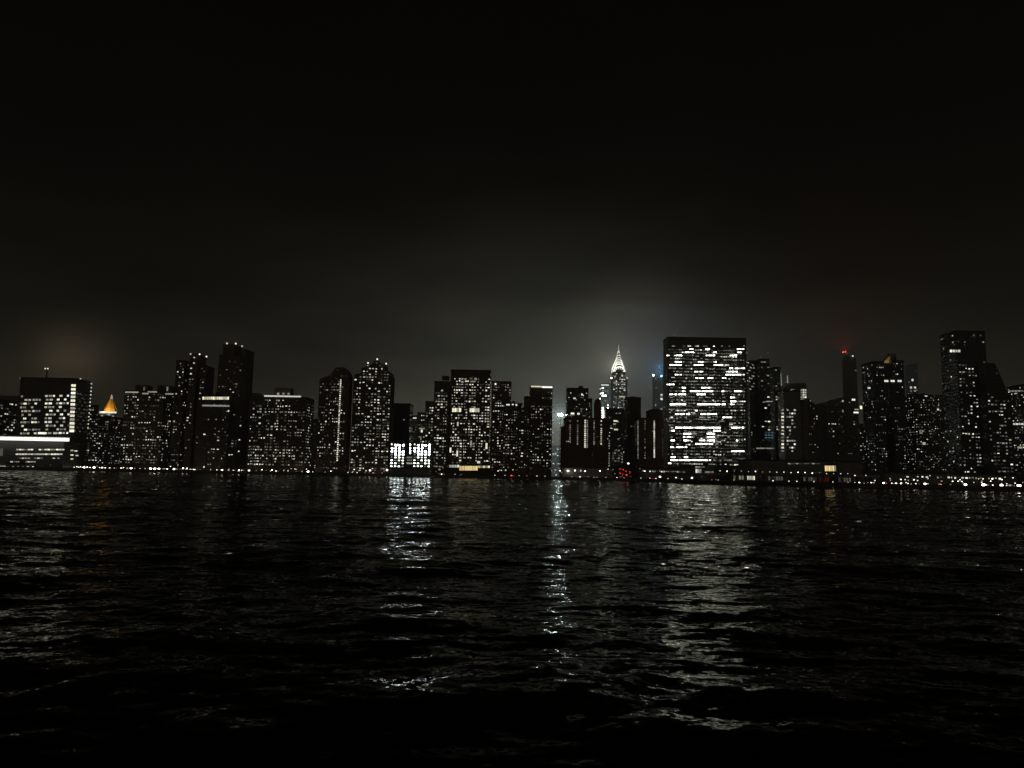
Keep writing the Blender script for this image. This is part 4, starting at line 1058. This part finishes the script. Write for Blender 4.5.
def lamp(u, v, kind, dY=None, pane=None, word=None):
    Y = shore_Y(u) + (dY if dY is not None else {'big': 16, 'mid': 13, 'small': 6, 'faint': 30}[kind])
    x, z = at(u, v, Y)
    h = max(0.9, z - GROUND); 
    r = {'big': lr.choice((0.55, 0.75, 1.0)), 'mid': lr.choice((0.3, 0.4, 0.6)), 'small': lr.choice((0.22, 0.3, 0.4)), 'faint': lr.choice((0.3, 0.45))}[kind]
    if h > 14: Y2 = Y
    h = round(h * 2) / 2
    pm = pane or {'big': L_W, 'faint': L_F}.get(kind, L_S)
    key = (h, r, pm.name)
    if key not in _LM: _LM[key] = lamp_mesh(h, r, pm)
    low = h < 2.6
    nm = 'bollard_light' if low else 'street_lamp'
    o = inst(nm, _LM[key], None, (x, Y, GROUND + 0.004))
    ph = phrase_at(u)
    word = word or ADJ[kind]
    tag(o, f"{word} {'bollard light' if low else 'street lamp'} on the quay below the {ph}", 'bollard light' if low else 'street lamp',
        f"{word} {'bollard lights' if low else 'street lamps'} below the {ph}")
    return o
BIG = [(77,466.5),(84,468.5),(94,468.6),(102,469.5),(131,469.5),(150.5,470),(154.5,470),(158.8,470),(167,470),(174,470.2),(183,468),(194,470),(217,470.5),(222,470.8),
  (239,470.5),(249,471.5),(276,471.5),(308,472),(370,470.5),(387,470),(560,470.5),(568,471),(575,470.3),(585,471),(600,470.8),(628.3,463.6),(660,477),(676,477.3),(692,478),
  (883.5,483),(901,483),(925,483.5),(965.5,484.5),(983.5,485),(1001.5,485),(1019,485.5),(551,470.5),(534,469.5)]
MID = [(74,468),(80.5,468),(87,467.5),(90,469),(97,467),(99.5,468.5),(105,470),(110,469),(116,469.5),(121,469),(127.5,470),(134.5,469.8),(140,470),(145,469.5),(163,469),(170.5,467.3),(178,466.5),
  (187,468.5),(204,466.4),(211,469.5),(229,470),(234,471),(243,470.8),(256,471.4),(262,471),(266,471.8),(272,471.2),(284,471),(288,470.8),(291.5,469.8),(296,471),(302,471.8),(316,472),(320.5,472),
  (331,472.2),(340,471),(348,472),(353,471.6),(360,470.2),(366,470),(376,469.6),(380,470.8),(384,470.6),(393,470.6),(398,471),(436,470.5),(443,469.2),(498,470.4),(503,470),(508,470),(513,470),(518,470.2),(523,470),
  (529.5,469.6),(538,469.7),(541,470),(545,469.5),(548,470.8),(556,468.8),(605,469.6),(608,470.5),(613,471),(640,470),(645,470.6)] + \
  [(720 + 7.1*k, 470.8 + 0.161*k) for k in range(19)] + [(855,475.5),(862,476.5),(866,475.8),(930,476),(1005,477.5),(1013,478)]
SML = [(150,474.5),(200,474),(217,474.8),(233,474),(270,474.5),(296,474.8),(325,475),(352,474.8),(357,474.4),(365,474.8),(373,475),(382,474.6),(455,475.6),(461,475.4),(495,476.4),(505,476.3),(519,476.5),(527,476.6),
  (537,476),(545,476.8),(572,476.5),(580,476.7),(588,476.5),(597,477),(606,477.4),(617,478),(624,478.4),(641,478),(650,478.6),(656,480),(668,480.4),(682,481.5),(716,481.5),(734,482),(773,480.8),(789,484.8),(797,485),(814,483.6),(833,484),
  (848,482.5),(855,486),(859.5,486),(868,485.6),(874,486),(892,486.2),(897,486),(908,486.3),(916,486.6),(928,486.8),(951,488),(988,487.5),(993,488.5),(1007,488.2)]
for u, v in BIG: lamp(u, v, 'big')
for u, v in MID: lamp(u, v + (lr.uniform(-1.6, 1.0) if u < 650 else 0), 'mid' if u < 700 else 'small', dY=lr.uniform(8, 40))
for u, v in SML: lamp(u, v, 'small', dY=3)
for k in range(140):
    u = lr.choice((lr.uniform(60, 200), lr.uniform(60, 200), lr.uniform(190, 400), lr.uniform(190, 400), lr.uniform(430, 665), lr.uniform(850, 1023), lr.uniform(850, 1023)))
    base = 471 + (u - 100) * 0.0125 if u < 660 else 480 + (u - 850) * 0.02
    lamp(u, base + lr.uniform(-5.0, 2.2), 'faint', dY=lr.uniform(20, 75))
o = lamp(511.5, 476.0, 'big', dY=2, pane=L_R, word='glowing red'); o['label'] = 'glowing red navigation lamp at the water edge below the golden lobby slab'; o['category'] = 'navigation lamp'; o['group'] = 'red navigation lamps'; o.name = 'navigation_lamp'

# ------------------------------------------------------------------ cars
def make_car():
    t = thing('car', 'x', 'car', (0, 0, 0))
    b = MB()
    prof = [(-2.2, .35), (-2.25, .85), (-1.6, .95), (-0.9, 1.42), (0.7, 1.45), (1.35, 1.0), (2.15, .85), (2.2, .35)]
    b.prism(prof[::-1], -.85, .85); b.build('body', surface('car_paint', (0.06, 0.06, 0.065), .25, .2), t)
    b = MB(); b.prism([(-1.45, .98), (-0.85, 1.37), (0.65, 1.39), (1.2, 1.01)][::-1], -.87, .87); b.build('window', GLASS, t)
    for x in (-1.35, 1.35):
        for s_ in (-1, 1):
            b = MB(); b.tube((x, s_*.72, .33), (x, s_*.92, .33), .33, .33, 10); b.build('wheel', surface('tyre', (.02, .02, .02), .9), t)
    for s_ in (-1, 1):
        b = MB(); b.box(2.12, 2.28, s_*.6-.2, s_*.6+.2, .55, .78); b.build('headlight', L_S, t)
        b = MB(); b.box(-2.3, -2.16, s_*.6-.2, s_*.6+.2, .6, .82); b.build('taillight', glow('brake_light', (1.0, 0.05, 0.04), (1.0, 0.10, 0.08), 2, 30, False, True), t)
    return t
car0 = make_car(); first = True
def place_car(x, y, z, rz, label, group):
    global first
    o = car0 if first else copy_tree(car0); first = False
    o.location = (x, y, z); o.rotation_euler = (0, 0, rz); o['label'] = label; o['group'] = group; o['category'] = 'car'
# the cross street climbing away from the river: tail lights
st = MB(); xs0 = at(617.5, 471, 860)[0]; xs1 = at(632, 471, 860)[0]; xe0 = at(618.5, 463, 1050)[0]; xe1 = at(631, 463, 1050)[0]
z0, z1 = GROUND + 0.05, at(624, 467.5, 1050)[1]
st.add([(xs0, 860, z0), (xs1, 860, z0), (xe1, 1050, z1), (xe0, 1050, z1), (xs0, 860, z0 - 2), (xs1, 860, z0 - 2), (xe1, 1050, z0 - 2), (xe0, 1050, z0 - 2)],
       [(0,1,2,3), (4,7,6,5), (0,4,5,1), (1,5,6,2), (2,6,7,3), (3,7,4,0)])
tag(st.build('side_street', surface('road_asphalt', (0.045, 0.045, 0.047), 0.8)), kind='structure')
for i in range(14):
    y = 866 + i * 12.6 + lr.uniform(-3, 3); t_ = (y - 860) / 190.0; f = (0.15, 0.38, 0.62, 0.85)[(i * 3 + i // 3) % 4]
    x = (xs0 + (xe0-xs0)*t_) * (1-f) + (xs1 + (xe1-xs1)*t_) * f
    place_car(x, y, z0 + (z1-z0)*t_ + .06, R(90), 'dark car with red tail lights climbing the street between the dark blocks', 'cars climbing the side street')
for u, dr in ((20, 0), (52, 1), (112, 0), (165, 1), (208, 0), (246, 1), (281, 0), (306, 1), (345, 0), (372, 1), (447, 0), (486, 1), (516, 0), (548, 1), (592, 0), (653, 1), (715, 0), (868, 1), (890, 0), (915, 1), (945, 0), (1010, 1)):
    Y = shore_Y(u) + 17 + 9 * dr; Y2 = shore_Y(u + 4) + 17 + 9 * dr
    x = uX(u, Y); hd = math.atan2(Y2 - Y, uX(u + 4, Y2) - x)
    ph = phrase_at(u)
    place_car(x, Y, GROUND + .006, hd + (math.pi if dr else 0), f"dark car on the riverside road below the {ph}", 'cars on the riverside road')

# ------------------------------------------------------------------ air
hb = MB(); hb.box(-3400, 3400, -260, 3900, -3.2, 460)
hazebox = hb.build('haze', [])
hm = bpy.data.materials.new('haze_air'); hm.use_nodes = True
ht = hm.node_tree; ht.nodes.clear()
ho = ht.nodes.new('ShaderNodeOutputMaterial'); hv = ht.nodes.new('ShaderNodeVolumePrincipled')
hv.inputs['Color'].default_value = (0.95, 0.93, 0.84, 1); hv.inputs['Density'].default_value = 0.00023; hv.inputs['Anisotropy'].default_value = 0.1
ht.links.new(hv.outputs[0], ho.inputs['Volume'])
hazebox.data.materials.append(hm)
tag(hazebox, kind='stuff')
